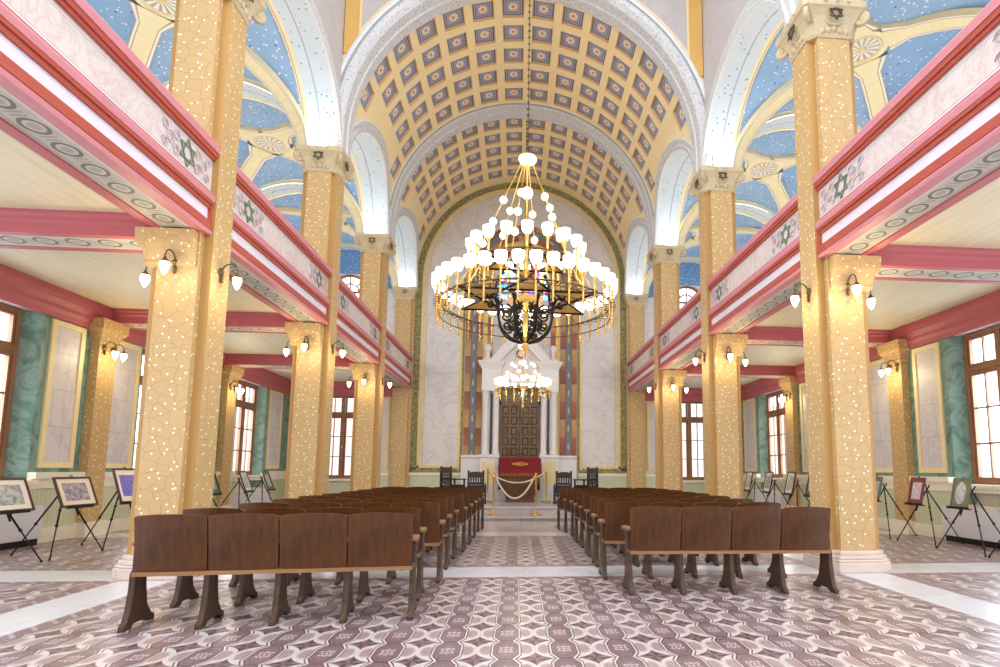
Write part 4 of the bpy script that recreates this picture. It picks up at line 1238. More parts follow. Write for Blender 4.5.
# ------------------------------------------------------------------ chandeliers
def spiral(c, r0, r1, a0, turns, u, v, n=26, sgn=1):
    ps = []
    for i in range(n+1):
        f = i/n; a = a0+sgn*2*PI*turns*f; r = r0+(r1-r0)*f
        ps.append(c+u*(r*cos(a))+v*(r*sin(a)))
    return ps
def chandelier(loc, ztop, zanchor, k, tiers, label, basket=True, star=True):
    """tiers: (ring radius, ring z, lamp count); all z relative to the origin; k scales the small fittings"""
    o = empty('chandelier', loc); tag(o, label, 'chandelier')
    Z = Vector((0,0,1))
    # chain
    b = MB(); b.tube([(0,0,ztop+.1*k),(0,0,zanchor)], .006, 6, 0)
    z = ztop+.12*k; i = 0
    while z < zanchor and i < 130:
        b.torus((0,0,z), .02, .005, 10, 4, 0, 'x' if i % 2 else 'y'); z += .06; i += 1
    b.build('chain', M['iron'], o)
    b = MB(); b.lathe([(.02,.12),(.05,.10),(.14,.08),(.155,.05),(.13,.0),(.07,-.03),(.03,-.05)], 24, (0,0,ztop), 0)
    b.X = None; b.build('canopy', M['frost'], o)
    zl = min(t[1] for t in tiers)
    b = MB(); b.lathe([(.03*k,ztop-.05),(.03*k,zl+.75*k),(.05*k,zl+.72*k),(.05*k,zl+.55*k),(.03*k,zl+.5*k),(.03*k,zl-.5*k),(.06*k,zl-.6*k),(.0,zl-.75*k)], 12, (0,0,0), 0)
    b.build('stem', M['brass'], o)
    b = MB(); b.sphere((0,0,ztop-.55*k), .10*k, 16, 10, 0); b.build('frosted_ball', M['frost'], o)
    # suspension rods with frosted balls
    R, zr, n0 = max(tiers, key=lambda t: t[1])
    nr = 6
    for i in range(nr):
        a = 2*PI*(i+.25)/nr; d = Vector((cos(a), sin(a), 0))
        p0, p1 = d*.10*k+Z*(ztop-.02), d*(R*.97)+Z*(zr+.02)
        b = MB(); b.tube([p0, p1], .011*max(k,.7), 6, 0)
        rod = b.build('suspension_rod', M['brass'], o)
        for f in (.40, .62, .84):
            p = p0.lerp(p1, f); b = MB(); b.sphere(tuple(p), .062*k, 12, 8, 0); b.build('frosted_ball', M['frost'], rod)
    Rb, zb, nb = min(tiers, key=lambda t: t[1])
    if len(tiers) > 1:
        for i in range(12):
            a = 2*PI*(i+.5)/12; d = Vector((cos(a), sin(a), 0))
            b = MB(); b.tube([d*(R*.97)+Z*zr, d*(Rb*.9)+Z*zb], .010, 6, 0); b.build('suspension_rod', M['brass'], o)
    # rings
    for R_, z_, n_ in tiers:
        b = MB(); b.torus((0,0,z_), R_, .013*k, 72, 6, 0); b.torus((0,0,z_-.20*k), R_, .010*k, 72, 6, 0)
        for i in range(n_*2):
            a = PI*i/n_; d = Vector((cos(a), sin(a), 0))
            b.tube([d*(R_-.10*k)+Z*(z_-.03), d*(R_+.10*k)+Z*(z_-.03)], .008*k, 5, 0)
        b.torus((0,0,z_-.03), R_-.10*k, .010*k, 64, 5, 0)
        b.build('ring', M['bronze'], o)
        # lamps: a candle pipe with a drop below and a lit tulip shade above
        pm = sm = None
        for i in range(n_):
            a = 2*PI*(i+.5)/n_; p = (R_*1.03*cos(a), R_*1.03*sin(a), z_)
            if pm is None:
                b = MB(); b.lathe([(.002,-.33),(.012,-.315),(.016,-.29),(.011,-.27),(.017,-.25),(.015,-.18),(.022,-.165),(.015,-.15),(.016,-.02),(.028,0),(.016,.02),(.017,.15),(.032,.19),(.03,.21)], 10, (0,0,0), 0)
                b.v = [(x*k,y*k,z*k) for x, y, z in b.v]
                pm = b.build('lamp_pipe', M['brass'], o, p)
                b = MB(); b.lathe([(.026,.20),(.055,.215),(.078,.255),(.089,.31),(.091,.375),(.082,.38),(.078,.31),(.045,.24)], 16, (0,0,0), 0, caps=(True,True))
                b.v = [(x*k,y*k,z*k) for x, y, z in b.v]
                sm = b.build('glass_shade', M['shade'], pm)
            else:
                q = pm.copy(); COL.objects.link(q); q.parent = o; q.location = p
                w = sm.copy(); COL.objects.link(w); w.parent = q
    # gilt star plates edged in iron
    if star:
        for R_, z_, n_ in tiers:
            zz = z_+.09*k; Rs = R_*.88
            pts = []
            for i in range(12):
                a = 2*PI*i/12+PI/6+.05; r = Rs if i % 2 == 0 else Rs*.577
                pts.append(Vector((r*cos(a), r*sin(a), zz)))
            for i in range(6):
                p = pts[2*i]; l_, r_ = pts[2*i-1], pts[(2*i+1) % 12]
                apex = (p+l_+r_)/3+Z*(.05*k)
                b = MB()
                for u_, v_ in ((p,r_),(r_,l_),(l_,p)): b.poly([tuple(u_),tuple(v_),tuple(apex)], 0)
                b.build('star_plate', M['goldplate'], o)
            b = MB()
            for q in (0, 1):
                tri = [pts[(2*q+4*i) % 12] for i in range(3)]
                for i in range(3): b.tube([tri[i]-Z*.004, tri[(i+1)%3]-Z*.004], .020*k, 6, 0)
            b.build('star_frame', M['iron'], o)
    # scrolled iron basket below
    if basket:
        b = MB(); zz = zb+.09*k; Rk = Rb*.34; H = Rb*.52
        for i in range(8):
            a = 2*PI*i/8+PI/8; u = Vector((cos(a), sin(a), 0)); v = Z
            rib = [u*(Rb*.88*.5)+v*zz, u*(Rk*1.02)+v*(zz-.10*H), u*(Rk*1.0)+v*(zz-.42*H), u*(Rk*.86)+v*(zz-.68*H), u*(Rk*.55)+v*(zz-.88*H), u*(Rk*.15)+v*(zz-.97*H)]
            sm_ = []
            for j in range(len(rib)-1):
                for f in (0,.25,.5,.75): 
                    p0 = rib[max(j-1,0)]; p1, p2 = rib[j], rib[j+1]; p3 = rib[min(j+2,len(rib)-1)]
                    t = f; sm_.append(.5*((2*p1)+(p2-p0)*t+(2*p0-5*p1+4*p2-p3)*t*t+(3*p1-p0-3*p2+p3)*t*t*t))
            sm_.append(rib[-1]); b.tube(sm_, .021*k*(Rb/1.42), 6, 0)
            for (fx, fz, r, sg, tn) in ((.70,-.30,.24,1,1.6),(.42,-.55,.20,-1,1.6),(.66,-.62,.20,1,1.5),(.30,-.22,.20,-1,1.6),(.34,-.82,.13,1,1.4),(.98,-.06,.16,-1,1.5),(1.35,.0,.12,1,1.4)):
                c = u*(Rk*fx)+v*(zz+H*fz)
                b.tube(spiral(c, r*Rk*1.05, .03*Rk, PI/2, tn, u, v, 24, sg), .018*k*(Rb/1.42), 5, 0)
        b.build('scroll_basket', M['iron'], o)
        b = MB(); b.lathe([(.30*Rb/1.42,zz+.03),(.16*Rb/1.42,zz-.08),(.05*Rb/1.42,zz-.32*H),(.03*Rb/1.42,zz-.9*H),(.06*Rb/1.42,zz-.95*H),(.035*Rb/1.42,zz-1.0*H),(.085*Rb/1.42,zz-1.06*H),(.03*Rb/1.42,zz-1.13*H),(.002,zz-1.2*H)], 14, (0,0,0), 0)
        b.build('finial', M['goldplate'], o)
    l = bpy.data.lights.new('chandelier_glow', 'POINT'); l.energy = 85*k*Rb; l.color = (1,.86,.62); l.shadow_soft_size = .08
    lo = bpy.data.objects.new('chandelier_glow', l); COL.objects.link(lo); lo.parent = o; lo.location = (0,0,zb-.15*k)
    return o
chandelier((0,9.1,0), 6.36, 13.5, 1.0, [(1.38,3.86,36),(.88,4.52,18)], 'huge two-tiered chandelier with a gilt star and scrolled iron basket')
chandelier((.03,15.5,0), 4.55, 11.3, .74, [(.70,3.38,18)], 'smaller single-ring chandelier hanging before the ark', star=False)
# ------------------------------------------------------------------ rows of joined tip-up seats
def make_row(width=2.05, n=4):
    """local: backrests at y=0, facing +y, origin on the floor at the middle of the row"""
    o = empty('theatre_seat_row'); sw = width/n; g = .006
    back_m = seat_m = leg_m = arm_m = None
    def lean(z): return -.02-.075*max(0.0, (z-.42)/.43)
    for i in range(n):
        xc = -width/2+sw*(i+.5)
        if back_m is None:
            b = MB(); NX, NZ = 20, 8; hw = sw/2-g; E_ = []
            fr = []; 
            for k_, off in ((0,0.0),(1,.018)):
                ring = []
                for iz in range(NZ+1):
                    for ix in range(NX+1):
                        u = -1+2*ix/NX; zt = .85-.014*u*u-.010*max(0.0, abs(u)-.9)/.1
                        z = .405+(zt-.405)*iz/NZ
                        ring.append((hw*u, lean(z)-.022*(1-u*u)+off, z))
                fr.append(b.pts(ring)); E_.append(b.pts(ring))
            q = NX+1
            for iz in range(NZ):
                for ix in range(NX):
                    p = iz*q+ix
                    b.face((fr[0]+p,fr[0]+p+1,fr[0]+p+1+q,fr[0]+p+q), 0, True)
                    b.face((fr[1]+p,fr[1]+p+q,fr[1]+p+1+q,fr[1]+p+1), 0, True)
            for ix in range(NX):
                for iz in (0, NZ):
                    p = iz*q+ix; b.face((E_[0]+p,E_[1]+p,E_[1]+p+1,E_[0]+p+1) if iz == 0 else (E_[0]+p,E_[0]+p+1,E_[1]+p+1,E_[1]+p), 0)
            for iz in range(NZ):
                for ix in (0, NX):
                    p = iz*q+ix; b.face((E_[0]+p,E_[0]+p+q,E_[1]+p+q,E_[1]+p) if ix == 0 else (E_[0]+p,E_[1]+p,E_[1]+p+q,E_[0]+p+q), 0)
            back_m = b.build('backrest', M['pew'], o, (xc,0,0))
            b = MB(); prof = [(.07,.44),(.10,.43),(.13,.60),(.15,.78),(.13,.82),(.10,.80),(.085,.62)]
            b.prism(prof, 'x', -hw+.03, hw-.03, 0); seat_m = b.build('seat', M['pew'], o, (xc,0,0), bevel=.01)
        else:
            for src in (back_m, seat_m):
                c = src.copy(); COL.objects.link(c); c.parent = o; c.location = (xc,0,0)
    b = MB(); b.box(-width/2, width/2, -.05, -.012, .382, .412, 0); b.build('rail', M['pewx'], o)
    for i in range(n+1):
        x = -width/2+sw*i
        if leg_m is None:
            prof = [(-.13,0),(-.13,.035),(-.09,.06),(-.06,.14),(-.035,.28),(-.03,.40),(.0,.43),(.0,.60),(.28,.60),(.29,.575),(.16,.555),(.13,.42),(.145,.28),(.18,.14),(.25,.06),(.30,.04),(.31,0),(.22,0),(.19,.03),(.0,.03),(-.03,0)]
            b = MB(); b.prism(prof, 'x', -.022, .022, 0)
            leg_m = b.build('leg', M['pewleg'], o, (x,0,0), bevel=.005)
            b = MB(); b.prism([(-.02,.605),(.25,.60),(.29,.585),(.31,.60),(.30,.625),(.25,.635),(-.02,.635)], 'x', -.032, .032, 0)
            arm_m = b.build('armrest', M['pewx'], leg_m, bevel=.008)
        else:
            c = leg_m.copy(); COL.objects.link(c); c.parent = o; c.location = (x,0,0)
            d = arm_m.copy(); COL.objects.link(d); d.parent = c
    return o
ROWN = ['first', 'second', 'third', 'fourth', 'fifth', 'sixth', 'seventh', 'eighth', 'ninth', 'tenth']
LROW = [(4.81,5.7),(5.52,4.0),(6.36,2.5),(7.20,2.0),(8.02,1.5),(8.72,1.0),(9.54,1.0),(10.45,.8),(11.40,.5),(12.0,.5)]
RROW = [(5.68,-.6),(6.50,-.3),(7.33,0),(8.17,0),(9.06,0),(9.70,0),(10.56,0),(11.27,0),(11.90,0)]
LXI = [.945,1.0,.925,.945,.945,.88,.86,.85,.845,.80]
RXI = [1.03,.90,.925,.935,.94,.92,.935,.875,.78]
row0 = make_row(); first = True
for s, nm, rows in ((-1,'left',LROW), (1,'right',RROW)):
    for i, (y, rz) in enumerate(rows):
        o = row0 if first else copy_tree(row0); first = False
        xi = (LXI if s < 0 else RXI)[i]
        o.location = (s*(xi+1.02), y, 0); o.rotation_euler.z = math.radians(rz)
        tag(o, 'row of four joined brown tip-up seats, %s from the camera %s of the aisle' % (ROWN[i], nm), 'theatre seats', 'rows of joined tip-up seats')

# ------------------------------------------------------------------ easels with framed pictures
def make_easel():
    """local: front feet at x=0 (y -.47 and +.47), looking towards +x; rear foot at x=-.95"""
    o = empty('easel')
    top = (-.30, 0, 1.02)
    b = MB(); b.box(-.05, .0, -.22, .22, .645, .66, 0); b.box(-.005, .005, -.22, .22, .645, .685, 0); b.build('tray', M['black'], o)
    for y in (-.47, .47):
        b = MB(); p0, p1 = Vector((0,y,.012)), Vector((-.28,-y*.10,.99))
        b.tube([p0, p0.lerp(p1,.42)], .009, 7, 0); b.tube([p0.lerp(p1,.40), p1], .012, 7, 0)
        b.sphere(tuple(p0), .016, 8, 6, 0); 
        for f in (.42, .62):
            c = p0.lerp(p1, f); b.sphere(tuple(c), .02, 8, 6, 0)
        b.build('leg', M['black'], o)
    b = MB(); p0, p1 = Vector((-.84,0.0,.012)), Vector((-.25,0,.93))
    b.tube([p0, p0.lerp(p1,.45)], .009, 7, 0); b.tube([p0.lerp(p1,.43), p1], .012, 7, 0); b.sphere(tuple(p0), .016, 8, 6, 0); b.sphere(tuple(p0.lerp(p1,.45)), .02, 8, 6, 0)
    b.build('leg', M['black'], o)
    b = MB(); b.tube([(-.04,0,.55),(-.22,0,.98)], .012, 7, 0); b.box(-.10, -.03, -.02, .02, .64, .67, 0); b.build('mast', M['black'], o)
    return o
def make_picture(w, h, print_mat, oval=False, frame=None, fw=.028):
    """local: bottom edge at origin, in the y-z plane looking to +x"""
    fm = frame or M['frame']
    b = MB()
    for q in ((-w/2,-w/2+fw,0,h),(w/2-fw,w/2,0,h),(-w/2+fw,w/2-fw,0,fw),(-w/2+fw,w/2-fw,h-fw,h)):
        b.box(-.012, .012, q[0], q[1], q[2], q[3], 0)
    b.box(-.012, -.008, -w/2+fw, w/2-fw, fw, h-fw, 0)
    o = b.build('framed_picture', fm)
    b = MB(); a = w/2-fw+.002
    b.poly([(.002,-a,fw-.002),(.002,a,fw-.002),(.002,a,h-fw+.002),(.002,-a,h-fw+.002)], 0, [(0,0),(1,0),(1,1),(0,1)])
    b.build('print', print_mat, o)
    b = MB(); b.torus((-.004,0,h+.004), .022, .006, 12, 5, 0, 'x'); b.build('hanger', M['black'], o)
    return o
EZ0 = make_easel(); ez_first = [True]
def easel(x, y, rz, lab):
    o = EZ0 if ez_first[0] else copy_tree(EZ0); ez_first[0] = False
    o.location = (x, y, 0); o.rotation_euler.z = rz; tag(o, lab, 'easel', 'black folding easels'); return o
def place_pic(o, x, y, rz, tilt, lab, z=.663):
    R = Matrix.Translation((x, y, z)) @ Matrix.Rotation(rz, 4, 'Z') @ Matrix.Translation((-.02,0,0)) @ Matrix.Rotation(-tilt, 4, 'Y')
    o.matrix_world = R; tag(o, lab, 'picture', 'framed pictures on easels')
TL = math.radians(21); TR = math.radians(13)
EAS = [
 (-6.10, 7.47, 0, .62, .43, 'p_grey', None, 'grey sketch of a landscape in a wide cream mount, leftmost framed picture', 'black easel under the leftmost grey landscape picture'),
 (-6.10, 8.54, 0, .66, .43, 'p_mauve', None, 'mauve print of arched facades in a dark frame, left of the first pier', 'black easel holding the mauve facade print by the left aisle wall'),
 (-6.0, 9.47, -.2, .44, .56, 'p_blue', None, 'blue-violet print in a dark frame partly behind the first left pier', 'black easel holding the blue-violet print beside the first left pier'),
 (-6.25, 12.35, -.1, .46, .56, 'p_green', None, 'pale green print on an easel beyond the first left pier, first of the far three', 'black easel before the far left aisle window, first of three'),
 (-6.3, 14.0, 0, .36, .50, 'p_white', None, 'white print on an easel near the far left aisle window, second of the far three', 'black easel near the far left aisle window, second of three'),
 (-6.3, 15.2, 0, .36, .50, 'p_green', None, 'small green print on an easel, farthest of the left aisle pictures', 'black easel farthest from the camera in the left aisle'),
 (6.60, 8.25, PI, .34, .46, 'p_oval', 'p', 'oval grey portrait in an olive mount on a right aisle easel by the radiator', 'black easel holding the oval portrait beside the right radiator'),
 (6.60, 9.22, PI, .34, .46, 'p_pink', 'p', 'pink and lilac page in a reddish mount on a right aisle easel', 'black easel holding the reddish framed page in the right aisle'),
 (6.60, 10.35, PI, .34, .46, 'p_green', 'p', 'grey-green page on an easel just beyond the first right pier', 'black easel partly hidden behind the first right pier'),
 (6.3, 12.15, PI, .36, .52, 'p_green', None, 'dim green print at the edge of the first right pier, far aisle', 'black easel at the far edge of the first right pier'),
 (6.3, 13.15, PI, .40, .54, 'p_white', None, 'white print with a grey figure on an easel before the far right window', 'black easel holding the white print before the far right window'),
 (6.3, 14.35, PI, .40, .54, 'p_mauve', None, 'dark mauve print on an easel before the far right window', 'black easel holding the dark mauve print in the far right aisle'),
 (6.3, 15.6, PI, .40, .54, 'p_white', None, 'pale print on an easel by the second right pier, farthest in that aisle', 'black easel farthest from the camera in the right aisle'),
]
for x, y, rz, w, h, pm, fr, lab, elab in EAS:
    easel(x, y, rz, elab)
    fm = M[pm+'_f'] if (pm+'_f') in M else M['frame']
    p = make_picture(w, h, M[pm], frame=fm if fr is None else M[pm], fw=.028 if fr is None else .02)
    place_pic(p, x, y, rz, TL if x < 0 else TR, lab)
easel(6.60, 7.25, PI, 'black easel at the edge of the picture right of the oval portrait')

# ------------------------------------------------------------------ radiators under the aisle windows
for s, nm in ((-1,'left'), (1,'right')):
    for y, w_ in ((8.75,'nearest'), (17.0,'far')):
        x0, x1 = sorted((s*(W-.26), s*(W-.03)))
        b = MB(); b.box(x0, x1, y-.98, y+.98, .10, .60, 0); b.box(min(x0,x1)-.006 if s > 0 else x0, x1 if s > 0 else x1+.006, y-.92, y+.92, .14, .56, 0)
        o = b.build('radiator', M['radiator'], bevel=.008)
        tag(o, 'white panel radiator under the %s %s aisle window' % (w_, nm), 'radiator', 'white radiators')
        b = MB(); b.box(x0+.03, x1-.03, y-.95, y+.95, 0, .10, 0); b.build('base', M['black'], o)
        b = MB()
        for i in range(24):
            yy = y-.93+i*.0808; b.box(x0+.03, x1-.03, yy, yy+.03, .598, .606, 0)
        b.build('grille', M['white'], o)
# ------------------------------------------------------------------ the ark
def build_ark():
    cx, yf, yb = -.03, 18.9, YW-.08; z0 = .2
    o = empty('ark', (cx, 0, 0)); tag(o, 'white marble ark with a gabled top, twin columns and panelled double doors', 'ark')
    mw = M['whitewood']
    for s in (-1, 1):
        b = MB()
        xa, xb = sorted((s*.68, s*1.30)); b.box(xa, xb, yf, yb, z0, 1.60, 0); b.box(xa-.02, xb+.02, yf-.03, yb, z0, .55, 0); b.box(xa-.03, xb+.03, yf-.04, yb, 1.60, 1.70, 0)
        xa, xb = sorted((s*1.30, s*1.94)); b.box(xa, xb, yf+.35, yb, z0, 1.60, 0); b.box(xa, xb+.0, yf+.30, yb, 1.60, 1.69, 0); b.box(xa, xb, yf+.32, yb, z0, .50, 0)
        b.build('pedestal', mw, o, bevel=.01)
    for s in (-1, 1):
        b = MB(); xa, xb = sorted((s*.78, s*1.22)); b.box(xa, xb, yf-.012, yf+.02, .72, 1.48, 0); b.build('inlay', M['cream'], o)
    for s in (-1, 1):
        for x in (.79, 1.14):
            b = MB()
            b.lathe([(.13,1.70),(.13,1.76),(.105,1.80),(.115,1.83),(.092,1.87),(.094,2.4),(.086,3.62),(.10,3.65),(.095,3.68),(.12,3.76),(.135,3.78),(.135,3.82)], 18, (s*x, yf+.16, 0), 0)
            b.build('column', mw, o)
        b = MB(); xa, xb = sorted((s*.92, s*1.0)); b.box(xa, xb, yf+.28, yf+.30, 1.72, 3.75, 0); b.build('slot', M['greystrip'], o)
        b = MB(); xa, xb = sorted((s*.68, s*1.26)); b.box(xa, xb, yf+.3, yb, 1.70, 3.82, 0); b.build('back_panel', mw, o)
    b = MB()
    for s in (-1, 1):
        xa, xb = sorted((s*.64, s*1.28)); b.box(xa, xb, yf, yb, 3.82, 4.58, 0)
        b.box(xa+.06, xb-.06, yf-.015, yf, 3.92, 4.48, 0)
        for i, (d, z) in enumerate(((.03,4.58),(.06,4.64),(.10,4.70),(.13,4.76))): b.box(xa-d, xb+d, yf-d, yb, z, z+.065, 0)
    b.box(-.66, .66, yf+.1, yb, 3.95, 4.4, 0); b.box(-.66, .66, yf+.15, yb, 4.4, 4.86, 0)
    b.build('entablature', mw, o)
    # gable: three stepped raking mouldings, open in the middle
    b = MB()
    ap = 6.15
    for d, t0, t1 in ((.0,0,.16),(.05,.16,.28),(.02,.28,.46)):
        for s in (-1, 1):
            q = [(s*1.05,4.84-t0*.0),(s*.0,ap-t0*1.3),(s*.0,ap-t1*1.3),(s*(1.05-t1*.78),4.84)]
            q[0] = (s*(1.05-t0*.78), 4.84)
            b.prism([(p[0], p[1]) for p in q], 'y', yf-d, yb, 0)
    b.prism([(-.70,4.84),(.70,4.84),(0,5.60)], 'y', yf+.2, yb, 0)
    b.build('gable', mw, o)
    b = MB(); b.torus((0,yf+.17,5.12), .13, .03, 20, 6, 0, 'y'); star_ = None; b.build('wreath', M['greystrip'], o)
    for s in (-1, 1):
        b = MB(); x = s*1.10
        b.lathe([(.17,4.84),(.17,4.90),(.12,4.94),(.07,4.98),(.055,5.10),(.08,5.14),(.06,5.17),(.11,5.22),(.125,5.29),(.11,5.36),(.06,5.41),(.0,5.425)], 18, (x, yf+.15, 0), 0)
        b.build('finial', mw, o)
    # stair-like sill of the doors
    b = MB(); b.box(-.70, .70, yf-.02, yb, z0, .55, 0); b.build('sill', mw, o)
    # transom light
    b = MB()
    for q in ((-.68,-.62,3.40,3.95),(.62,.68,3.40,3.95),(-.68,.68,3.40,3.48),(-.68,.68,3.88,3.95),(-.03,.03,3.48,3.88),(-.36,-.32,3.48,3.88),(.32,.36,3.48,3.88)):
        b.box(q[0], q[1], yf+.16, yf+.24, q[2], q[3], 0)
    tr = b.build('transom', M['doorwood'], o)
    b = MB(); b.box(-.62, .62, yf+.21, yf+.22, 3.48, 3.88, 0); b.build('pane', M['bronze'], tr)
    for s in (-1, 1):
        xa, xb = sorted((s*.01, s*.66)); w = xb-xa
        b = MB(); b.box(xa, xb, yf+.22, yf+.26, .55, 3.40, 0)
        cols = [xa, xa+.07, xa+.07+(w-.21)/2, xa+.14+(w-.21)/2, xb-.07, xb]
        rows = 8; ph = (2.85-.08*(rows+1))/rows
        for i in (0, 2, 4): b.box(cols[i], cols[i+1], yf+.17, yf+.22, .55, 3.40, 0)
        for r in range(rows+1):
            z = .55+r*(ph+.08); b.box(xa, xb, yf+.172, yf+.22, z, z+.08, 0)
        for r in range(rows):
            z = .63+r*(ph+.08)
            for i in (1, 3):
                m_ = .035; pa, pb = cols[i]+m_, cols[i+1]-m_
                q0 = [(cols[i]+.012,yf+.218,z+.012),(cols[i+1]-.012,yf+.218,z+.012),(cols[i+1]-.012,yf+.218,z+ph-.012),(cols[i]+.012,yf+.218,z+ph-.012)]
                q1 = [(pa,yf+.19,z+m_),(pb,yf+.19,z+m_),(pb,yf+.19,z+ph-m_),(pa,yf+.19,z+ph-m_)]
                b.loft([q0, q1], 0, False)
        d = b.build('door', M['doorwood'], o)
        b = MB(); b.sphere((s*.06, yf+.13, 1.78), .03, 10, 6, 0); b.lathe([(.035,0),(.03,.01)], 12, (s*.06, yf+.16, 1.775), 0); b.build('knob', M['brass'], d)
    return o
build_ark()

# ------------------------------------------------------------------ reading desk under a crimson cover
b = MB(); yf = 18.05; z0 = .2
prof = []
rings = []
for z, hw, d in ((z0,.46,.26),(z0+.06,.46,.26),(z0+.07,.42,.23),(z0+.30,.50,.27),(z0+.62,.60,.31),(z0+.80,.62,.32),(z0+.84,.66,.35),(z0+.90,.66,.35)):
    rings.append([(-hw,yf-d+.3,z),(hw,yf-d+.3,z),(hw,yf+d+.3,z),(-hw,yf+d+.3,z)])
b.loft(rings, 0, False)
o = b.build('reading_desk', M['deskwood'], None, (0,0,0), bevel=.012)
tag(o, 'brown wooden reading desk under a crimson cover in front of the ark', 'desk')
b = MB()
b.prism([(yf-.02,z0+.90),(yf+.62,z0+.90),(yf+.62,z0+1.34),(yf+.5,z0+1.36),(yf+.02,z0+.98)], 'x', -.62, .62, 0); b.build('sloped_top', M['deskwood'], o)
b = MB(); NX = 22
def cl(u):
    x = .67*u; wv = .012*sin(u*23)
    return [(x, yf-.075+wv, z0+.80+.02*cos(u*17)), (x, yf-.06+wv*.6, z0+.92), (x, yf-.035, z0+1.0), (x, yf+.20, z0+1.16), (x, yf+.5, z0+1.385), (x, yf+.66, z0+1.365), (x, yf+.68, z0+.9)]
rows = [cl(-1+2*i/NX) for i in range(NX+1)]
for i in range(NX):
    for j in range(6):
        b.poly([rows[i][j],rows[i+1][j],rows[i+1][j+1],rows[i][j+1]], 0, None, True)
for e in (0, NX):
    r = rows[e]; sx = .02 if e else -.02
    p = [(q[0], q[1], q[2]) for q in r]
    lo = [(q[0]+sx, q[1], z0+.82+.02*sin(i*2)) for i, q in enumerate(r)]
    for j in range(6): b.poly([p[j],p[j+1],lo[j+1],lo[j]], 0, None, True)
o = b.build('velvet_cover', M['red']); tag(o, 'crimson velvet cover with gold embroidery draped over the reading desk', 'cloth')
b = MB()
for (u, r) in ((0,.11),(-.10,.07),(.10,.07),(-.2,.05),(.2,.05)):
    for k_ in range(3):
        rr = r*(1-.3*k_); ps = []
        for i in range(20):
            a = 2*PI*i/20; f = .5+rr*1.5*sin(a)
            ps.append((u+rr*1.15*cos(a), yf-.04+.52*f, z0+1.01+.37*f*.98))
        b.tube(ps, .011, 5, 0, closed=True)
b.build('embroidery', M['gold'], o)
b = MB()
for i in range(27):
    x = -.66+i*.0508; b.box(x-.006, x+.006, yf-.095, yf-.088, z0+.80, z0+.90, 0)
b.build('fringe', M['gold'], o)

# ------------------------------------------------------------------ rope barrier
def stanchion(x, y, z, lab):
    b = MB(); b.lathe([(.15,0),(.15,.015),(.12,.03),(.05,.045),(.025,.07),(.02,.09),(.02,.90),(.03,.92),(.03,.95),(.018,.965),(.03,.98),(.035,1.005),(.02,1.03),(.0,1.035)], 16, (0,0,0), 0)
    o = b.build('rope_stanchion', M['brass'], None, (x,y,z)); tag(o, lab, 'barrier post', 'brass rope stanchions')
    b = MB(); b.torus((0,0,.935), .045, .007, 14, 5, 0); b.build('ring', M['brass'], o)
SP_ = [(-.66,14.1,.1),(.37,14.1,.1),(-.98,17.6,.2),(.80,17.6,.2)]
for (x, y, z), lab in zip(SP_, ('brass rope stanchion in front of the reading desk, left one','brass rope stanchion in front of the reading desk, right one','brass rope stanchion beside the ark pedestal, left one','brass rope stanchion beside the ark pedestal, right one')):
    stanchion(x, y, z, lab)
def rope(p, q, sag, lab):
    p, q = Vector(p), Vector(q); b = MB(); ps = []
    for i in range(25):
        f = i/24; c = p.lerp(q, f); c.z -= sag*4*f*(1-f); ps.append(c)
    b.tube(ps, .022, 8, 0); o = b.build('barrier_rope', M['rope']); tag(o, lab, 'rope', 'cream barrier ropes')
    b = MB()
    for c, d in ((p, q), (q, p)):
        e = (d-c); e.z = 0; e.normalize(); b.sphere(tuple(c), .032, 10, 6, 0)
    b.build('hook', M['brass'], o)
rope((-.615,14.1,1.03), (.325,14.1,1.03), .52, 'cream rope sagging low between the two front brass stanchions')
rope((-.935,17.6,1.13), (.755,17.6,1.13), .32, 'cream rope slung between the two brass stanchions by the ark')

# ------------------------------------------------------------------ dark chairs and kneeling benches on the platform
def dark_chair(x, y, rz, w, h, lab, z=.2):
    o = empty('carved_armchair', (x,y,z), rz); tag(o, lab, 'chair', 'dark carved chairs by the ark'); m_ = M['darkwood']
    b = MB(); b.box(-w/2, w/2, -.25, .27, .42, .49, 0); b.box(-w/2+.02, w/2-.02, -.23, .25, .49, .53, 0); b.build('seat', m_, o, bevel=.01)
    b = MB()
    for s in (-1, 1): b.box(s*w/2-.03, s*w/2+.03, -.29, -.23, .45, h, 0)
    b.prism([(-w/2,h-.16),(w/2,h-.16),(w/2,h-.02),(w/4,h+.02),(-w/4,h+.02),(-w/2,h-.02)], 'y', -.285, -.235, 0)
    b.box(-w/2, w/2, -.285, -.24, .55, .62, 0)
    n = 6
    for i in range(1, n):
        xx = -w/2+w*i/n; b.lathe([(.02,.62),(.026,.72),(.016,.8),(.026,(h+.5)/2+.05),(.018,h-.16)], 8, (xx,-.262,0), 0)
    for s in (-1, 1): b.sphere((s*w/2,-.26,h+.02), .04, 10, 6, 0)
    b.build('backrest', m_, o)
    for s in (-1, 1):
        b = MB(); b.box(s*w/2-.03, s*w/2+.03, -.26, .28, .68, .72, 0); b.box(s*w/2-.025, s*w/2+.025, .20, .25, .49, .68, 0); b.build('armrest', m_, o, bevel=.008)
        for yy in (-.26, .23):
            b = MB(); b.lathe([(.025,0),(.035,.04),(.022,.1),(.035,.22),(.025,.32),(.035,.42)], 10, (s*(w/2-.03),yy,0), 0); b.build('leg', m_, o)
dark_chair(-2.1, 18.3, -PI*.30, .60, 1.05, 'dark carved armchair turned towards the desk, outer chair left of the ark')
dark_chair(-1.36, 17.75, .1, .44, .92, 'dark low-backed chair, inner chair left of the ark')
dark_chair(2.1, 18.3, PI*.30, .60, 1.05, 'dark carved armchair turned towards the desk, outer chair right of the ark')
dark_chair(1.36, 17.75, -.1, .44, .92, 'dark low-backed chair, inner chair right of the ark')
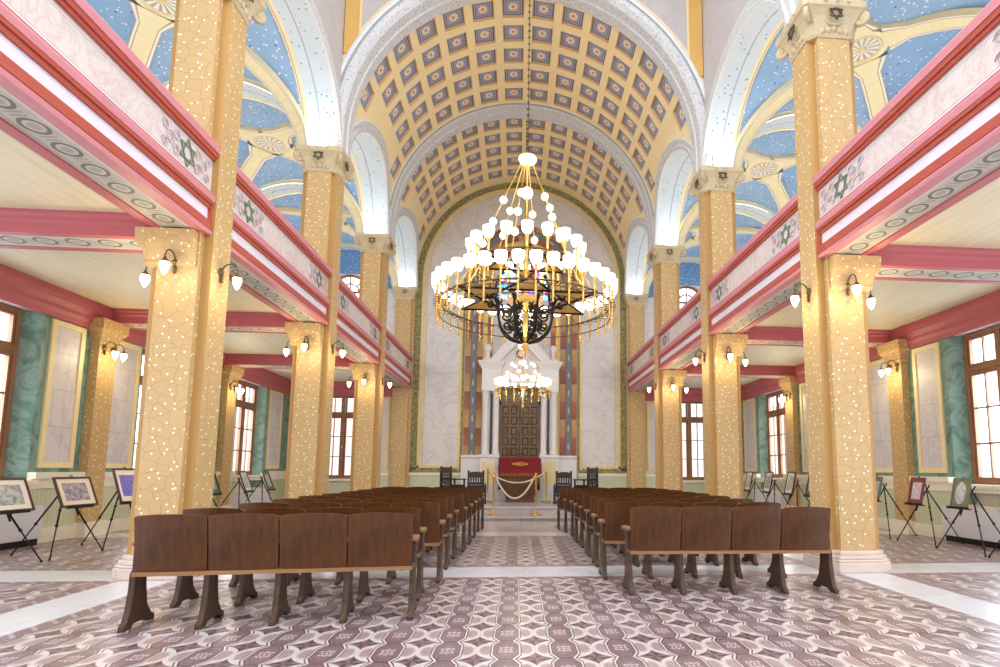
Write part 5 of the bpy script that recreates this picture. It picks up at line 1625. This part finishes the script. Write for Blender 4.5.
for s, nm in ((-1,'left'), (1,'right')):
    o = empty('kneeling_bench', (s*1.62, 17.3, .2)); tag(o, 'low dark bench with pointed end posts on the platform, %s side' % nm, 'bench', 'low benches with posts')
    b = MB(); b.box(-.56, .56, -.02, .02, .30, .46, 0); b.box(-.56, .56, -.14, .14, .22, .26, 0); b.build('bench_rail', M['darkwood'], o)
    for e in (-1, 1):
        b = MB(); b.box(e*.58-.035, e*.58+.035, -.05, .05, 0, .46, 0)
        b.lathe([(.05,.46),(.03,.49),(.035,.52),(.018,.58),(.0,.62)], 8, (e*.58,0,0), 0); b.box(e*.58-.05, e*.58+.05, -.16, .16, 0, .05, 0)
        b.build('end_post', M['darkwood'], o)
# ------------------------------------------------------------------ daylight, uplights on the capitals, camera
w = bpy.data.worlds.new('sky'); SC.world = w; w.use_nodes = True
bg = w.node_tree.nodes['Background']; bg.inputs[0].default_value = (.87,.93,1.0,1); bg.inputs[1].default_value = 2.5
def point(name, loc, e, col, r=.06):
    l = bpy.data.lights.new(name, 'POINT'); l.energy = e; l.color = col; l.shadow_soft_size = r
    o = bpy.data.objects.new(name, l); COL.objects.link(o); o.location = loc; return o
for s in (-1, 1):
    for cy in PYS:
        for e in (-1, 1):
            if cy == PYS[0] and e < 0: continue
            point('capital_uplight', (s*PX, cy+e*(HY+.09), 7.56), 9, (.86,.93,1.0))
    point('capital_uplight', (s*PX, 19.40, 7.56), 7, (.86,.93,1.0))
    for yc in (9.1, 13.3, 17.6):  # added fill to brighten the gallery vaults, no fitting stands there
        point('gallery_fill', (s*6.9, yc, 6.2), 42, (1,.96,.90), .2)
for s in (-1, 1):                  # daylight coming in at the aisle windows
    for y in WINY:
        l = bpy.data.lights.new('window_daylight', 'AREA'); l.shape = 'RECTANGLE'; l.size = 2.5; l.size_y = 1.4; l.energy = 75; l.color = (.80,.88,1.0)
        o = bpy.data.objects.new('window_daylight', l); COL.objects.link(o); o.location = (s*(W+.62), y, 2.35); o.rotation_euler = (0, s*PI/2, 0)
cam = bpy.data.cameras.new('camera'); co = bpy.data.objects.new('camera', cam); COL.objects.link(co)
F_, PPX, PPY, YAW, PIT, ROL, CX = 568.8064, 566.2551, 406.8258, .0851, .111, .0058, -.0977
cam.sensor_fit = 'HORIZONTAL'; cam.sensor_width = 36.0; cam.lens = F_/1000*36.0
cam.shift_x = -(PPX-500)/1000; cam.shift_y = (PPY-333.5)/1000
cam.clip_end = 200
co.matrix_world = Matrix.Translation((CX, 0, 1.2)) @ Matrix.Rotation(-YAW, 4, 'Z') @ Matrix.Rotation(PI/2+PIT, 4, 'X') @ Matrix.Rotation(ROL, 4, 'Z')
SC.camera = co
vs = SC.view_settings
SC.display_settings.display_device = 'sRGB'
vs.view_transform = 'Standard'; vs.look = 'None'; vs.gamma = 1.0; vs.use_curve_mapping = False; vs.exposure = .75
cy = SC.cycles
cy.max_bounces = 8; cy.diffuse_bounces = 5; cy.glossy_bounces = 3; cy.transparent_max_bounces = 8
cy.use_denoising = True; cy.sample_clamp_indirect = 6.0; cy.caustics_reflective = False; cy.caustics_refractive = False
